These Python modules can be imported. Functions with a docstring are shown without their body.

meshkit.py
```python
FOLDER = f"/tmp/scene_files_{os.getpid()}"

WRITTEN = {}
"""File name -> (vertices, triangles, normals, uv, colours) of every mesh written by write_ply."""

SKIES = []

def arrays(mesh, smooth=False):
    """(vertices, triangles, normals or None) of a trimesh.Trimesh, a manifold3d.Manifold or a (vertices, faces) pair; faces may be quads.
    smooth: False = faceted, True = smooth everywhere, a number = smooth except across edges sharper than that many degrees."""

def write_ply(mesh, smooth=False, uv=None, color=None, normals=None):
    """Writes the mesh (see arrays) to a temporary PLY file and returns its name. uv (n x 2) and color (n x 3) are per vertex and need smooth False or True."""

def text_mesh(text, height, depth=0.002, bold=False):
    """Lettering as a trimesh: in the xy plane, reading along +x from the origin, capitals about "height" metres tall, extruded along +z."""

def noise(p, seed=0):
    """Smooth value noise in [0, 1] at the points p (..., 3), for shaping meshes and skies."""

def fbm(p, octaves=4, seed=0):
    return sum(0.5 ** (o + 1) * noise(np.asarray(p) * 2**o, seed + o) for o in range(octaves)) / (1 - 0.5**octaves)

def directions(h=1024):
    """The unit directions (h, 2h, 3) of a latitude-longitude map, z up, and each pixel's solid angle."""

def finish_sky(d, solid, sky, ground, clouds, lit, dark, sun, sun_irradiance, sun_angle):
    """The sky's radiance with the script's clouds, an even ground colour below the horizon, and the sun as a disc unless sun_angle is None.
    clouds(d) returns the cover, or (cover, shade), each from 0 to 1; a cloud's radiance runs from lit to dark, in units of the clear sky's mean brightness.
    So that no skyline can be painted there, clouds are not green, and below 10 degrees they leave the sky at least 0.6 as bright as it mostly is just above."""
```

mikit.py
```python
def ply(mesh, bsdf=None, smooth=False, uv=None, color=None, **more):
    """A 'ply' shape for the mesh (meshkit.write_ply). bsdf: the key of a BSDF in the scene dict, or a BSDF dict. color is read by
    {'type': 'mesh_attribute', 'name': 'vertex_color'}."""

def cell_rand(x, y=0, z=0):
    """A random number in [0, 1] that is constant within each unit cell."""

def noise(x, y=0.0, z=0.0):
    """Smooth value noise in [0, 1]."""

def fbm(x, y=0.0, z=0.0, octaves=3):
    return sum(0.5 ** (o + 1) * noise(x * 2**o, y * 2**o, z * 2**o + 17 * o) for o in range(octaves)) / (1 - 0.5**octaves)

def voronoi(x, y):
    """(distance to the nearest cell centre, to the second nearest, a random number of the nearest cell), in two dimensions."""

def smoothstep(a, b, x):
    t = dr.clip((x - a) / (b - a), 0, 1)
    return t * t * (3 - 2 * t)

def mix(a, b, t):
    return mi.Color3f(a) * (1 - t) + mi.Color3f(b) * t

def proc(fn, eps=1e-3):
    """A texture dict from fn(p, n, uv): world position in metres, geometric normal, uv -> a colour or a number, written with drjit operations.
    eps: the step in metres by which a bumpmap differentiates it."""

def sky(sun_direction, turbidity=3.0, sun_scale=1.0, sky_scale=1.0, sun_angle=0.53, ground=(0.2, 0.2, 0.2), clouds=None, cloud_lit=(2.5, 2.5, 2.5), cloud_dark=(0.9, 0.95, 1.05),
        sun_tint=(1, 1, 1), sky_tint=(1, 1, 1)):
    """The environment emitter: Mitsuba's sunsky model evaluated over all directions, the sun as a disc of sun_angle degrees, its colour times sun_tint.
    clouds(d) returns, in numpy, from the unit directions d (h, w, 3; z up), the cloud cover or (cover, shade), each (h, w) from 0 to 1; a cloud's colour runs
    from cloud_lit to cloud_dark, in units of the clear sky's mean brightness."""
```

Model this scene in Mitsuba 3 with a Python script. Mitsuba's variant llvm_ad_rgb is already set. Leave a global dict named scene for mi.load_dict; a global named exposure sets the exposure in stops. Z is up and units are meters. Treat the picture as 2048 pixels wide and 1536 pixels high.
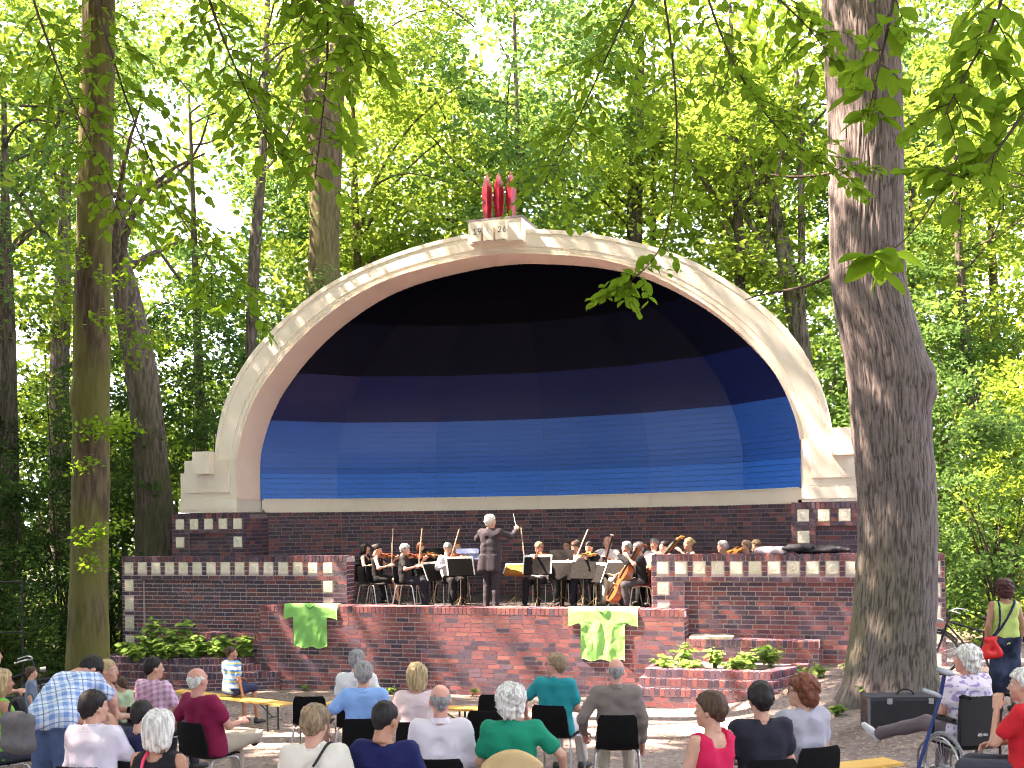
import math, random
import numpy as np, trimesh, mitsuba as mi, mikit, meshkit
import drjit as dr
from mikit import noise, fbm, cell_rand, smoothstep, mix, proc
from shapely.geometry import Polygon
T = mi.ScalarTransform4f
scene, labels = {}, {}
rng = np.random.default_rng(11)

# ------------------------------------------------------------------ camera, sky, exposure
HC, FPX, PX, PY, ROLL = 2.5, 2200.0, 1024.0, 1045.0, 0.0135     # camera height, focal length and principal point in photo pixels
CR = np.array([math.cos(ROLL), 0, -math.sin(ROLL)])
CU = np.array([math.sin(ROLL), 0, math.cos(ROLL)])
CF = np.array([0, 1.0, 0])
CAM = np.array([0, 0, HC])
cm = np.eye(4)
cm[:3, 0], cm[:3, 1], cm[:3, 2], cm[:3, 3] = -CR, CU, CF, CAM
scene['camera'] = {'type': 'perspective', 'fov': math.degrees(2 * math.atan(1024 / FPX)), 'fov_axis': 'x', 'to_world': T(cm),
                   'principal_point_offset_x': 0.0, 'principal_point_offset_y': -(PY - 768) / 1536, 'near_clip': 0.05, 'far_clip': 500.0}
SUN = np.array([-0.78, 0.05, 1.08])
scene['sky'] = mikit.sky(SUN, turbidity=3, clouds=lambda d: 0.55 + 0 * d[..., 0], cloud_lit=(2.5, 2.3, 2.55), sun_tint=(1.03, 0.97, 1.02), sky_tint=(1.05, 0.94, 1.08))
exposure = 5.1

# ------------------------------------------------------------------ helpers
def at(px, py, Y):
    """World point at depth Y that the photograph shows at (px, py)."""
    return CAM + Y * ((px - PX) / FPX * CR - (py - PY) / FPX * CU + CF)

def ground_z(x, y):
    x, y = np.asarray(x, float), np.asarray(y, float)
    t = np.clip((x - 2.5) / 3.0, 0, 1)
    t = t * t * (3 - 2 * t)
    return -0.055 * np.clip(y - 8, 0, 13.0) * (1 - t)

def key_of(name):
    k, n = name, 0
    while k in scene or k in labels or k in used:
        n += 1
        k = f'{name}_{n:03d}'
    used.add(k)
    return k
used = set()
counts = {}
def part_key(parent, name):
    base = f'{parent}__{name}'
    n = counts.get(base, 0)
    counts[base] = n + 1
    return base if n == 0 else f'{base}_{n:03d}'

def thing(name, label, category=None, group=None, kind=None):
    k = key_of(name)
    labels[k] = {'label': label}
    if category: labels[k]['category'] = category
    if group: labels[k]['group'] = group
    if kind: labels[k]['kind'] = kind
    return k

def shape(mesh, bsdf, smooth=False, to_world=None, **kw):
    d = mikit.ply(mesh, bsdf, smooth=smooth, **kw)
    if to_world is not None: d['to_world'] = T(np.asarray(to_world, float))
    return d
def part(parent, name, mesh, bsdf, smooth=False, label=None, kind=None, M=None, **kw):
    k = part_key(parent, name)
    scene[k] = shape(mesh, bsdf, smooth, M, **kw)
    if label or kind:
        labels[k] = {}
        if label: labels[k]['label'] = label
        if kind: labels[k]['kind'] = kind
    return k
def placed(parent, name, ply, M):
    k = part_key(parent, name)
    scene[k] = {**ply, 'to_world': T(np.asarray(M, float))}
    return k
def single(name, mesh, bsdf, label, category=None, group=None, kind=None, smooth=False, M=None, **kw):
    k = thing(name, label, category, group, kind)
    scene[k] = shape(mesh, bsdf, smooth, M, **kw)
    return k

mats = {}
def mat(rgb, rough=0.8, metallic=0.0, spec=0.4, sheen=0.0, coat=0.0):
    kk = (tuple(np.round(rgb, 4)), rough, metallic, spec, sheen, coat)
    if kk not in mats:
        name = f'material_{len(mats)}'
        d = {'type': 'principled', 'base_color': {'type': 'rgb', 'value': [float(c) for c in rgb]}, 'roughness': rough, 'metallic': metallic, 'specular': spec}
        if sheen: d['sheen'] = sheen
        if coat: d['clearcoat'] = coat; d['clearcoat_gloss'] = 0.8
        scene[name] = {'type': 'twosided', 'bsdf': d}
        mats[kk] = name
    return mats[kk]
def pmat(name, fn, rough=0.85, spec=0.3, bump=None, bscale=1.0, eps=2e-3, **more):
    d = {'type': 'principled', 'base_color': proc(fn), 'roughness': rough, 'specular': spec, **more}
    if bump is not None:
        d = {'type': 'bumpmap', 'arbitrary': proc(bump, eps), 'scale': bscale, 'bsdf': d}
    scene[name] = {'type': 'twosided', 'bsdf': d}
    return name

class MB:
    """Collects pieces of one mesh."""
    def __init__(s): s.v, s.f, s.c, s.n = [], [], [], 0
    def add(s, v, f, c=None):
        v, f = np.asarray(v, float), np.asarray(f, int)
        if f.shape[1] == 4: f = np.vstack([f[:, [0, 1, 2]], f[:, [0, 2, 3]]])
        s.v.append(v); s.f.append(f + s.n); s.n += len(v)
        if c is not None: s.c.append(np.tile(np.asarray(c, float), (len(v), 1)) if np.ndim(c) == 1 else c)
        return s
    def mesh(s, m, c=None): return s.add(m.vertices, m.faces, c)
    def box(s, lo, hi, M=None, c=None):
        v, f = box_vf(lo, hi)
        if M is not None: v = v @ np.asarray(M)[:3, :3].T + np.asarray(M)[:3, 3]
        return s.add(v, f, c)
    def tube(s, pts, rad, sides=8, c=None, caps=True):
        v, f = tube_vf(pts, rad, sides, caps)
        return s.add(v, f, c)
    def done(s): return np.vstack(s.v), np.vstack(s.f)
    def colors(s): return np.vstack(s.c)

BF = np.array([[0, 2, 1], [1, 2, 3], [4, 5, 6], [5, 7, 6], [0, 1, 4], [1, 5, 4], [2, 6, 3], [3, 6, 7], [0, 4, 2], [2, 4, 6], [1, 3, 5], [3, 7, 5]])
def box_vf(lo, hi):
    lo, hi = np.asarray(lo, float), np.asarray(hi, float)
    v = np.array([[hi[0] if i & 1 else lo[0], hi[1] if i & 2 else lo[1], hi[2] if i & 4 else lo[2]] for i in range(8)])
    return v, BF
def tube_vf(pts, rad, sides=8, caps=True):
    p = np.asarray(pts, float)
    rad = np.broadcast_to(rad, (len(p),)).astype(float)
    t = np.gradient(p, axis=0)
    t /= np.linalg.norm(t, axis=1, keepdims=True) + 1e-12
    a = np.zeros_like(p)
    ref = np.array([1.0, 0, 0]) if abs(t[0][0]) < 0.8 else np.array([0, 1.0, 0])
    for i in range(len(p)):
        ref = ref - t[i] * (ref @ t[i])
        ref /= np.linalg.norm(ref) + 1e-12
        a[i] = ref
    b = np.cross(t, a)
    ang = np.arange(sides) * 2 * np.pi / sides
    v = (p[:, None] + rad[:, None, None] * (np.cos(ang)[None, :, None] * a[:, None] + np.sin(ang)[None, :, None] * b[:, None])).reshape(-1, 3)
    i, j = np.meshgrid(np.arange(len(p) - 1), np.arange(sides), indexing='ij')
    q = np.stack([i * sides + j, i * sides + (j + 1) % sides, (i + 1) * sides + (j + 1) % sides, (i + 1) * sides + j], -1).reshape(-1, 4)
    f = np.vstack([q[:, [0, 1, 2]], q[:, [0, 2, 3]]])
    if caps:
        n = len(v)
        v = np.vstack([v, p[:1], p[-1:]])
        k = np.arange(sides)
        f = np.vstack([f, np.stack([np.full(sides, n), (k + 1) % sides, k], -1), np.stack([np.full(sides, n + 1), n - sides + k, n - sides + (k + 1) % sides], -1)])
    return v, f
def spline(pts, n):
    p = np.asarray(pts, float)
    from scipy.interpolate import CubicSpline
    s = np.r_[0, np.cumsum(np.linalg.norm(np.diff(p[:, :3], axis=0), axis=1))]
    return CubicSpline(s, p)(np.linspace(0, s[-1], n)) if len(p) > 2 else np.linspace(p[0], p[-1], n)
def extrude(poly, h):
    return trimesh.creation.extrude_polygon(Polygon(poly), h, engine='earcut')
def rotz(a): c, s = math.cos(a), math.sin(a); M = np.eye(4); M[:2, :2] = [[c, -s], [s, c]]; return M
def rotx(a): c, s = math.cos(a), math.sin(a); M = np.eye(4); M[1:3, 1:3] = [[c, -s], [s, c]]; return M
def roty(a): c, s = math.cos(a), math.sin(a); M = np.eye(4); M[0, 0], M[0, 2], M[2, 0], M[2, 2] = c, s, -s, c; return M
def trans(x, y, z): M = np.eye(4); M[:3, 3] = [x, y, z]; return M
def scl(x, y=None, z=None): return np.diag([x, x if y is None else y, x if z is None else z, 1.0])
def frame(o, ex, ey, ez):
    M = np.eye(4); M[:3, 0], M[:3, 1], M[:3, 2], M[:3, 3] = ex, ey, ez, o; return M
def xf(v, M): return np.asarray(v) @ M[:3, :3].T + M[:3, 3]
def unit(v): return np.asarray(v, float) / (np.linalg.norm(v) + 1e-12)

# ------------------------------------------------------------------ materials
def lin(r, g, b):
    c = np.array([r, g, b]) / 255.0
    return tuple(np.where(c < 0.04045, c / 12.92, ((c + 0.055) / 1.055) ** 2.4))
def C3(c): return mi.Color3f(*[float(x) for x in c])
BRICKS = []
for i, c in enumerate([(0.135, 0.062, 0.075), (0.066, 0.048, 0.072), (0.205, 0.075, 0.078), (0.23, 0.092, 0.085), (0.105, 0.068, 0.092), (0.175, 0.068, 0.075)]):
    def fn(p, n, uv, c=c):
        k = fbm(p.x * 38, p.y * 38, p.z * 38) 
        w = smoothstep(0.66, 0.8, fbm(p.x * 2.3 + 7, p.y * 2.3, p.z * 3.1))
        return mix(mix(C3(c) * 0.75, C3(c) * 1.3, k), C3((0.36, 0.31, 0.29)), w * 0.35 * k)
    BRICKS.append(pmat(f'brick_material_{i}', fn, 0.8))
BRICKC = [(0.135, 0.062, 0.075), (0.066, 0.048, 0.072), (0.205, 0.075, 0.078), (0.23, 0.092, 0.085), (0.105, 0.068, 0.092), (0.175, 0.068, 0.075)]
scene['brick_mass_material'] = {'type': 'twosided', 'bsdf': {'type': 'principled', 'base_color': {'type': 'mesh_attribute', 'name': 'vertex_color'}, 'roughness': 0.8, 'specular': 0.3}}
MORTAR = pmat('mortar_material', lambda p, n, uv: mix(C3((0.40, 0.33, 0.33)), C3((0.58, 0.50, 0.49)), fbm(p.x * 9, p.y * 9, p.z * 9)), 0.95)
MORTAR_SHADE = pmat('dark_mortar_material', lambda p, n, uv: mix(C3((0.15, 0.125, 0.12)), C3((0.26, 0.22, 0.21)), fbm(p.x * 9, p.y * 9, p.z * 9)), 0.95)  # mortar darkened in colour to stand in for shade inside the shell
def cream_fn(p, n, uv):
    k = fbm(p.x * 1.7, p.y * 1.7, p.z * 1.7)
    st = smoothstep(0.58, 0.75, fbm(p.x * 5, p.y * 5, p.z * 0.8)) * 0.13
    return mix(mix(C3((0.68, 0.615, 0.52)), C3((0.75, 0.69, 0.60)), k), C3((0.36, 0.31, 0.25)), st)
PLASTER = pmat('plaster_material', cream_fn, 0.85, bump=lambda p, n, uv: fbm(p.x * 22, p.y * 22, p.z * 22), bscale=0.004)
PEACH = pmat('reveal_material', lambda p, n, uv: mix(C3((0.82, 0.64, 0.53)), C3((0.86, 0.69, 0.58)), fbm(p.x * 1.5, p.y * 1.5, p.z * 1.5)), 0.85)
TILE = pmat('tile_material', lambda p, n, uv: mix(C3((0.62, 0.58, 0.46)), C3((0.75, 0.71, 0.60)), fbm(p.x * 6, p.y * 6, p.z * 6)), 0.45)
def ground_fn(p, n, uv):
    a = fbm(p.x * 0.7, p.y * 0.7, 3.0)
    b = fbm(p.x * 14, p.y * 14, 1.0)
    c1 = mix(C3((0.115, 0.085, 0.078)), C3((0.195, 0.15, 0.138)), smoothstep(0.3, 0.7, a * 0.6 + b * 0.4))
    spk = smoothstep(0.70, 0.76, noise(p.x * 31, p.y * 31, 5.0))
    spd = smoothstep(0.74, 0.80, noise(p.x * 23 + 40, p.y * 23, 9.0))
    c2 = mix(mix(c1, C3((0.40, 0.32, 0.22)), spk * 0.4), C3((0.05, 0.035, 0.025)), spd * 0.45)
    far = smoothstep(20.0, 26.0, p.y)
    return mix(c2, mix(C3((0.035, 0.04, 0.02)), C3((0.06, 0.07, 0.03)), b), far)
GROUND = pmat('ground_material', ground_fn, 0.95, bump=lambda p, n, uv: fbm(p.x * 9, p.y * 9, 2.0), bscale=0.03)
def bark_fn(base, light, moss, mz0, mz1, m0=0.42, m1=0.62):
    def fn(p, n, uv):
        r = fbm(p.x * 26, p.y * 26, p.z * 3.2)
        c = mix(C3(base), C3(light), smoothstep(0.32, 0.68, r))
        m = smoothstep(m0, m1, fbm(p.x * 2.2, p.y * 2.2, p.z * 0.9)) * (1 - smoothstep(mz0, mz1, p.z))
        return mix(c, C3(moss), m * 0.75)
    return fn
BARK = pmat('bark_grey_material', bark_fn((0.075, 0.06, 0.055), (0.21, 0.175, 0.16), (0.10, 0.11, 0.04), 1.0, 3.2), 0.95)
BARK_MOSS = pmat('bark_moss_material', bark_fn((0.05, 0.038, 0.024), (0.11, 0.085, 0.055), (0.115, 0.115, 0.03), 5.0, 16.0, 0.30, 0.55), 0.95)
BARK_DARK = pmat('bark_dark_material', bark_fn((0.045, 0.038, 0.03), (0.11, 0.09, 0.075), (0.05, 0.055, 0.025), 2.0, 8.0), 0.95)
def leaf_mat(name, dark, light, freq, trans_amt=1.0, rough=0.5):
    def fn(p, n, uv):
        k = 0.65 * noise(p.x * freq, p.y * freq, p.z * freq) + 0.35 * noise(p.x * 9, p.y * 9, p.z * 9)
        return mix(C3(dark), C3(light), k)
    scene[name] = {'type': 'principledthin', 'base_color': proc(fn), 'roughness': rough, 'diff_trans': trans_amt, 'spec_trans': 0.0, 'eta': 1.4}
    return name
LEAF_FAR = leaf_mat('leaf_far_material', (0.15, 0.235, 0.025), (0.33, 0.43, 0.06), 0.5)
LEAF_COOL = leaf_mat('leaf_cool_material', (0.075, 0.145, 0.04), (0.17, 0.28, 0.065), 0.6)
LEAF_SHADE = leaf_mat('leaf_shade_material', (0.025, 0.055, 0.016), (0.075, 0.13, 0.032), 0.6)  # leaf colour lowered to imitate the deep shade of the left undergrowth
LEAF_NEAR = leaf_mat('leaf_near_material', (0.12, 0.225, 0.014), (0.25, 0.39, 0.03), 2.0)
LEAF_PLANT = leaf_mat('leaf_plant_material', (0.15, 0.26, 0.045), (0.30, 0.43, 0.11), 3.0, 0.8)
TWIG = mat((0.05, 0.035, 0.025), 0.9)
BLACK_PLASTIC = mat((0.006, 0.006, 0.007), 0.6, 0, 0.15)
CHROME = mat((0.55, 0.55, 0.56), 0.3, 0.9)
DARK_METAL = mat((0.03, 0.03, 0.035), 0.45, 0.5)
BRASS = mat((0.55, 0.42, 0.2), 0.35, 0.8)

# ------------------------------------------------------------------ the ground
gx = np.concatenate([np.linspace(-150, -14, 30), np.linspace(-13.5, 13.5, 109), np.linspace(14, 150, 30)])
gy = np.concatenate([np.linspace(-120, 2, 26), np.linspace(2.25, 26, 96), np.linspace(27, 170, 34)])
GX, GY = np.meshgrid(gx, gy, indexing='ij')
GZ = ground_z(GX, GY) + 0.035 * (meshkit.fbm(np.stack([GX * 0.8, GY * 0.8, GX * 0], -1), 3) - 0.5) - 0.0
i, j = np.meshgrid(np.arange(len(gx) - 1), np.arange(len(gy) - 1), indexing='ij')
n_ = len(gy)
q = np.stack([i * n_ + j, (i + 1) * n_ + j, (i + 1) * n_ + j + 1, i * n_ + j + 1], -1).reshape(-1, 4)
k = thing('ground', 'trodden brown earth floor with leaf litter in dappled light', kind='structure')
scene[k] = shape((np.stack([GX, GY, GZ], -1).reshape(-1, 3), q), 'ground_material', True)

# ------------------------------------------------------------------ the bandstand: local axes s (along the front), n (inwards), z
TH = math.atan(FPX / 6800.0)
S3 = np.array([math.cos(TH), -math.sin(TH), 0.0])
N3 = np.array([math.sin(TH), math.cos(TH), 0.0])
Z3 = np.array([0, 0, 1.0])
ORG = np.array([-0.773, 20.37, 0.0])
LOC = frame(ORG, S3, N3, Z3)
def W(s, n, z): return ORG + S3 * s + N3 * n + Z3 * z
FLOOR = 0.86

def put(mesh_vf, M=LOC): return (xf(mesh_vf[0], M), mesh_vf[1])
def lbox(s0, s1, n0, n1, z0, z1): return put(box_vf((s0, n0, z0), (s1, n1, z1)))
def lext(poly_sz, n0, n1):
    m = extrude(poly_sz, n1 - n0)                       # x = s, y = z, extruded
    v = np.asarray(m.vertices)
    v = np.stack([v[:, 0], n0 + v[:, 2], v[:, 1]], -1)
    return put((v, np.asarray(m.faces)[:, ::-1]))

unit_box = mikit.ply(box_vf((0, 0, 0), (1, 1, 1)))
UNIT = [{**unit_box, 'bsdf': {'type': 'ref', 'id': b}} for b in BRICKS]
tm = MB().box((0, 0, 0), (1, 1, 1)).box((0.06, -0.18, 0.06), (0.94, 0.01, 0.94))
tv, tf_ = tm.done()
for q_ in range(20):
    pass
ang = np.linspace(0, 2 * np.pi, 13)[:-1]
disc = np.stack([0.5 + 0.22 * np.cos(ang), np.full(12, -0.30), 0.5 + 0.22 * np.sin(ang)], -1)
disc2 = np.stack([0.5 + 0.26 * np.cos(ang), np.full(12, -0.17), 0.5 + 0.26 * np.sin(ang)], -1)
tm.add(np.vstack([disc, disc2]), np.vstack([np.stack([np.arange(12), (np.arange(12) + 1) % 12, 12 + (np.arange(12) + 1) % 12, 12 + np.arange(12)], -1), np.array([[0, 1, 2, 3], [0, 3, 4, 5], [0, 5, 6, 7], [0, 7, 8, 9], [0, 9, 10, 11]])]))
TILE_PLY = mikit.ply(tm.done(), 'tile_material')
PALETTE = {'mixed': [.20, .25, .16, .06, .18, .15], 'dark': [.22, .42, .05, .01, .25, .05], 'red': [.13, .06, .28, .18, .06, .29]}

class Bricks:
    """Brick facing laid on a wall face: up to 300 bricks as parts of their own, what is left over joined into one part."""
    def __init__(s, parent, palette='mixed', limit=300, seed=1):
        s.parent, s.lim, s.rest, s.restc, s.r = parent, limit, MB(), [], np.random.default_rng(seed)
        s.p, s.count = PALETTE[palette], 0
    def one(s, o, ex, ey, ez, l, d, h, keep=True):
        k = s.r.choice(6, p=s.p)
        j = s.r.uniform(-0.003, 0.003, 3)
        M = np.eye(4)
        M[:3, 0], M[:3, 1], M[:3, 2] = ex * l, ey * (d + 0.004 * s.r.uniform(-1, 1)), ez * h
        M[:3, 3] = o - ey * 0.003 * s.r.uniform(0, 1) + ex * j[0] * 0.5 + ez * j[1] * 0.4
        if keep and s.count < s.lim:
            s.count += 1
            placed(s.parent, 'brick', UNIT[k], M)
        else:
            v, f = box_vf((0, 0, 0), (1, 1, 1))
            s.rest.add(xf(v, M), f)
            c = np.array(BRICKC[k]) * s.r.uniform(0.8, 1.25)
            s.restc.append(np.tile(c, (8, 1)))
    def face(s, o, ex, nrm, L, z0, z1, excl=(), keep=True, proud=0.006, depth=0.03, course=0.0833):
        """Running bond on the rectangle o + ex*[0,L] x [z0,z1]; nrm points out of the wall. excl: rectangles (a0,a1,z0,z1) left free."""
        ey = -nrm
        base = o + nrm * proud
        rows = int(round((z1 - z0) / course))
        ch = (z1 - z0) / max(rows, 1)
        for r in range(rows - 1, -1, -1):
            zb = z0 + r * ch
            free = [(0.0, L)]
            for a0, a1, b0, b1 in excl:
                if b0 < zb + ch - 0.02 and b1 > zb + 0.02:
                    nf = []
                    for f0, f1 in free:
                        if a1 <= f0 or a0 >= f1: nf.append((f0, f1)); continue
                        if a0 > f0: nf.append((f0, a0))
                        if a1 < f1: nf.append((a1, f1))
                    free = nf
            off = [0.0, 0.125, 0.0625, 0.1875][int(s.r.integers(0, 4))] if r % 2 else [0.0625, 0.1875, 0.0, 0.125][int(s.r.integers(0, 4))]
            for f0, f1 in free:
                cuts, x = [f0], f0 - ((f0 + off) % 0.25)
                while x < f1:
                    ln = 0.125 if s.r.random() < 0.12 else 0.25
                    x += ln
                    if x - cuts[-1] > 0.05 and f1 - x > 0.05: cuts.append(x)
                cuts.append(f1)
                for a, b in zip(cuts[:-1], cuts[1:]):
                    if b - a < 0.03: continue
                    s.one(base + ex * (a + 0.009) + Z3 * (zb + 0.009), ex, ey, Z3, b - a - 0.018, depth, ch - 0.018, keep)
    def rowlock(s, o, ex, nrm, L, z0, h, depth=0.24, proud=0.012, keep=True):
        """A course of bricks on edge."""
        n = int(L / 0.0833)
        w = L / n
        for i in range(n):
            s.one(o + nrm * proud + ex * (i * w + 0.008) + Z3 * (z0 + 0.003), ex, -nrm, Z3, w - 0.016, depth, h - 0.003 + 0.006 * s.r.random(), keep)
    def done(s):
        if s.rest.n:
            k = part_key(s.parent, 'brickwork')
            scene[k] = mikit.ply(s.rest.done(), 'brick_mass_material', color=np.vstack(s.restc))
            labels[k] = {'kind': 'stuff'}
def tiles(parent, o, ex, nrm, spots, w=0.205, h=0.225):
    for a, z in spots:
        M = frame(o + ex * (a - w / 2) + Z3 * (z - h / 2) + nrm * 0.006, ex * w, -nrm * 0.03, Z3 * h)
        placed(parent, 'tile', TILE_PLY, M)
def tile_holes(spots, w=0.225, h=0.24): return [(a - w / 2, a + w / 2, z - h / 2, z + h / 2) for a, z in spots]

# ---- stage front wall
FW0, FW1, FWZ = -4.45, 3.94, 0.93
k = thing('stage_wall', 'low red brick wall closing the front of the stage with two green shirts hung on it', 'wall')
part(k, 'core', lbox(FW0 + 0.004, FW1 - 0.004, 0.004, 0.47, -1.0, FWZ - 0.02), MORTAR)
b = Bricks(k, 'red', 300, 3)
b.rowlock(W(FW0, 0, 0), S3, -N3, FW1 - FW0, FWZ - 0.118, 0.118, depth=0.25)
b.face(W(FW0, 0, 0), S3, -N3, FW1 - FW0, 0.31, FWZ - 0.12)
b.p = PALETTE['mixed']
b.face(W(FW0, 0, 0), S3, -N3, FW1 - FW0, -0.94, 0.31)
b.face(W(FW1, 0, 0), N3, S3, 0.48, -0.82, FWZ - 0.12, keep=False)
b.rowlock(W(FW1, 0.26, 0), N3, S3, 0.22, FWZ - 0.118, 0.118, depth=0.24, keep=False)
b.rowlock(W(FW0, 0.26, 0), S3, -N3, FW1 - FW0 - 0.26, FWZ - 0.118, 0.118, depth=0.21, keep=False, proud=0.0)
b.done()

# ---- the two wing walls with their frames of white tiles
def wing(s0, s1, label, seed, inner_right):
    zt, n0, n1 = 1.885, 0.5, 0.88
    k = thing('wing_wall', label, 'wall', 'tiled brick wing walls of the stage')
    part(k, 'core', lbox(s0 + 0.005, s1 - 0.005, n0 + 0.072, n1 - 0.01, -1.0, zt - 0.02), MORTAR)
    fr0, fr1, zp = 0.52, 0.58, 1.40
    if not inner_right: fr0, fr1 = fr1, fr0
    L = s1 - s0
    # the frame stands 6 cm proud of the panel
    part(k, 'frame_core', lext([(s0 + 0.004, -1.0), (s0 + fr0 - 0.012, -1.0), (s0 + fr0 - 0.012, zp + 0.012), (s1 - fr1 + 0.012, zp + 0.012), (s1 - fr1 + 0.012, -1.0), (s1 - 0.004, -1.0), (s1 - 0.004, zt - 0.02), (s0 + 0.004, zt - 0.02)], n0 + 0.004, n0 + 0.068), MORTAR)
    first, last = (0.18, L - 0.41) if inner_right else (0.21, L - 0.18)
    cnt = 15
    xs = np.linspace(first, last, cnt)
    spots = [(x, 1.65) for x in xs] + [(x, z) for x in (xs[0], xs[-1]) for z in (1.275, 0.885, 0.49, 0.095)]
    tiles(k, W(s0, n0, 0), S3, -N3, spots)
    ho = tile_holes(spots)
    b = Bricks(k, 'mixed' if not inner_right else 'dark', 300, seed)
    b.rowlock(W(s0, n0, 0), S3, -N3, L, zt - 0.115, 0.115, depth=0.25)
    b.rowlock(W(s0 + 0.02, n0 + 0.26, 0), S3, -N3, L - 0.04, zt - 0.115, 0.112, depth=0.11, keep=False, proud=0.0)
    b.face(W(s0, n0, 0), S3, -N3, L, zp, zt - 0.115, ho)
    b.face(W(s0 + fr0, n0 + 0.068, 0), S3, -N3, L - fr0 - fr1, -0.1, zp - 0.005)
    b.face(W(s0, n0, 0), S3, -N3, fr0, -0.1, zp, ho, keep=False)
    b.face(W(s1 - fr1, n0, 0), S3, -N3, fr1, -0.1, zp, [(a - L + fr1, c - L + fr1, d, e) for a, c, d, e in ho], keep=False)
    b.face(W(s0, n0, 0), S3, -N3, L, -0.85, -0.1, keep=False, proud=0.008)
    b.face(W(s1, n0 + 0.0, 0), N3, S3, n1 - n0, -0.85, zt - 0.115, keep=False)
    b.face(W(s0, n1, 0), -N3, -S3, n1 - n0, -0.85, zt - 0.115, keep=False)
    b.done()
    return k
wing(-8.06, -2.79, 'dark brick wing wall left of the stage framed by cream tiles', 5, True)
wing(3.28, 8.22, 'purplish brick wing wall right of the stage half hidden by the big trunk', 6, False)

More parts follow.
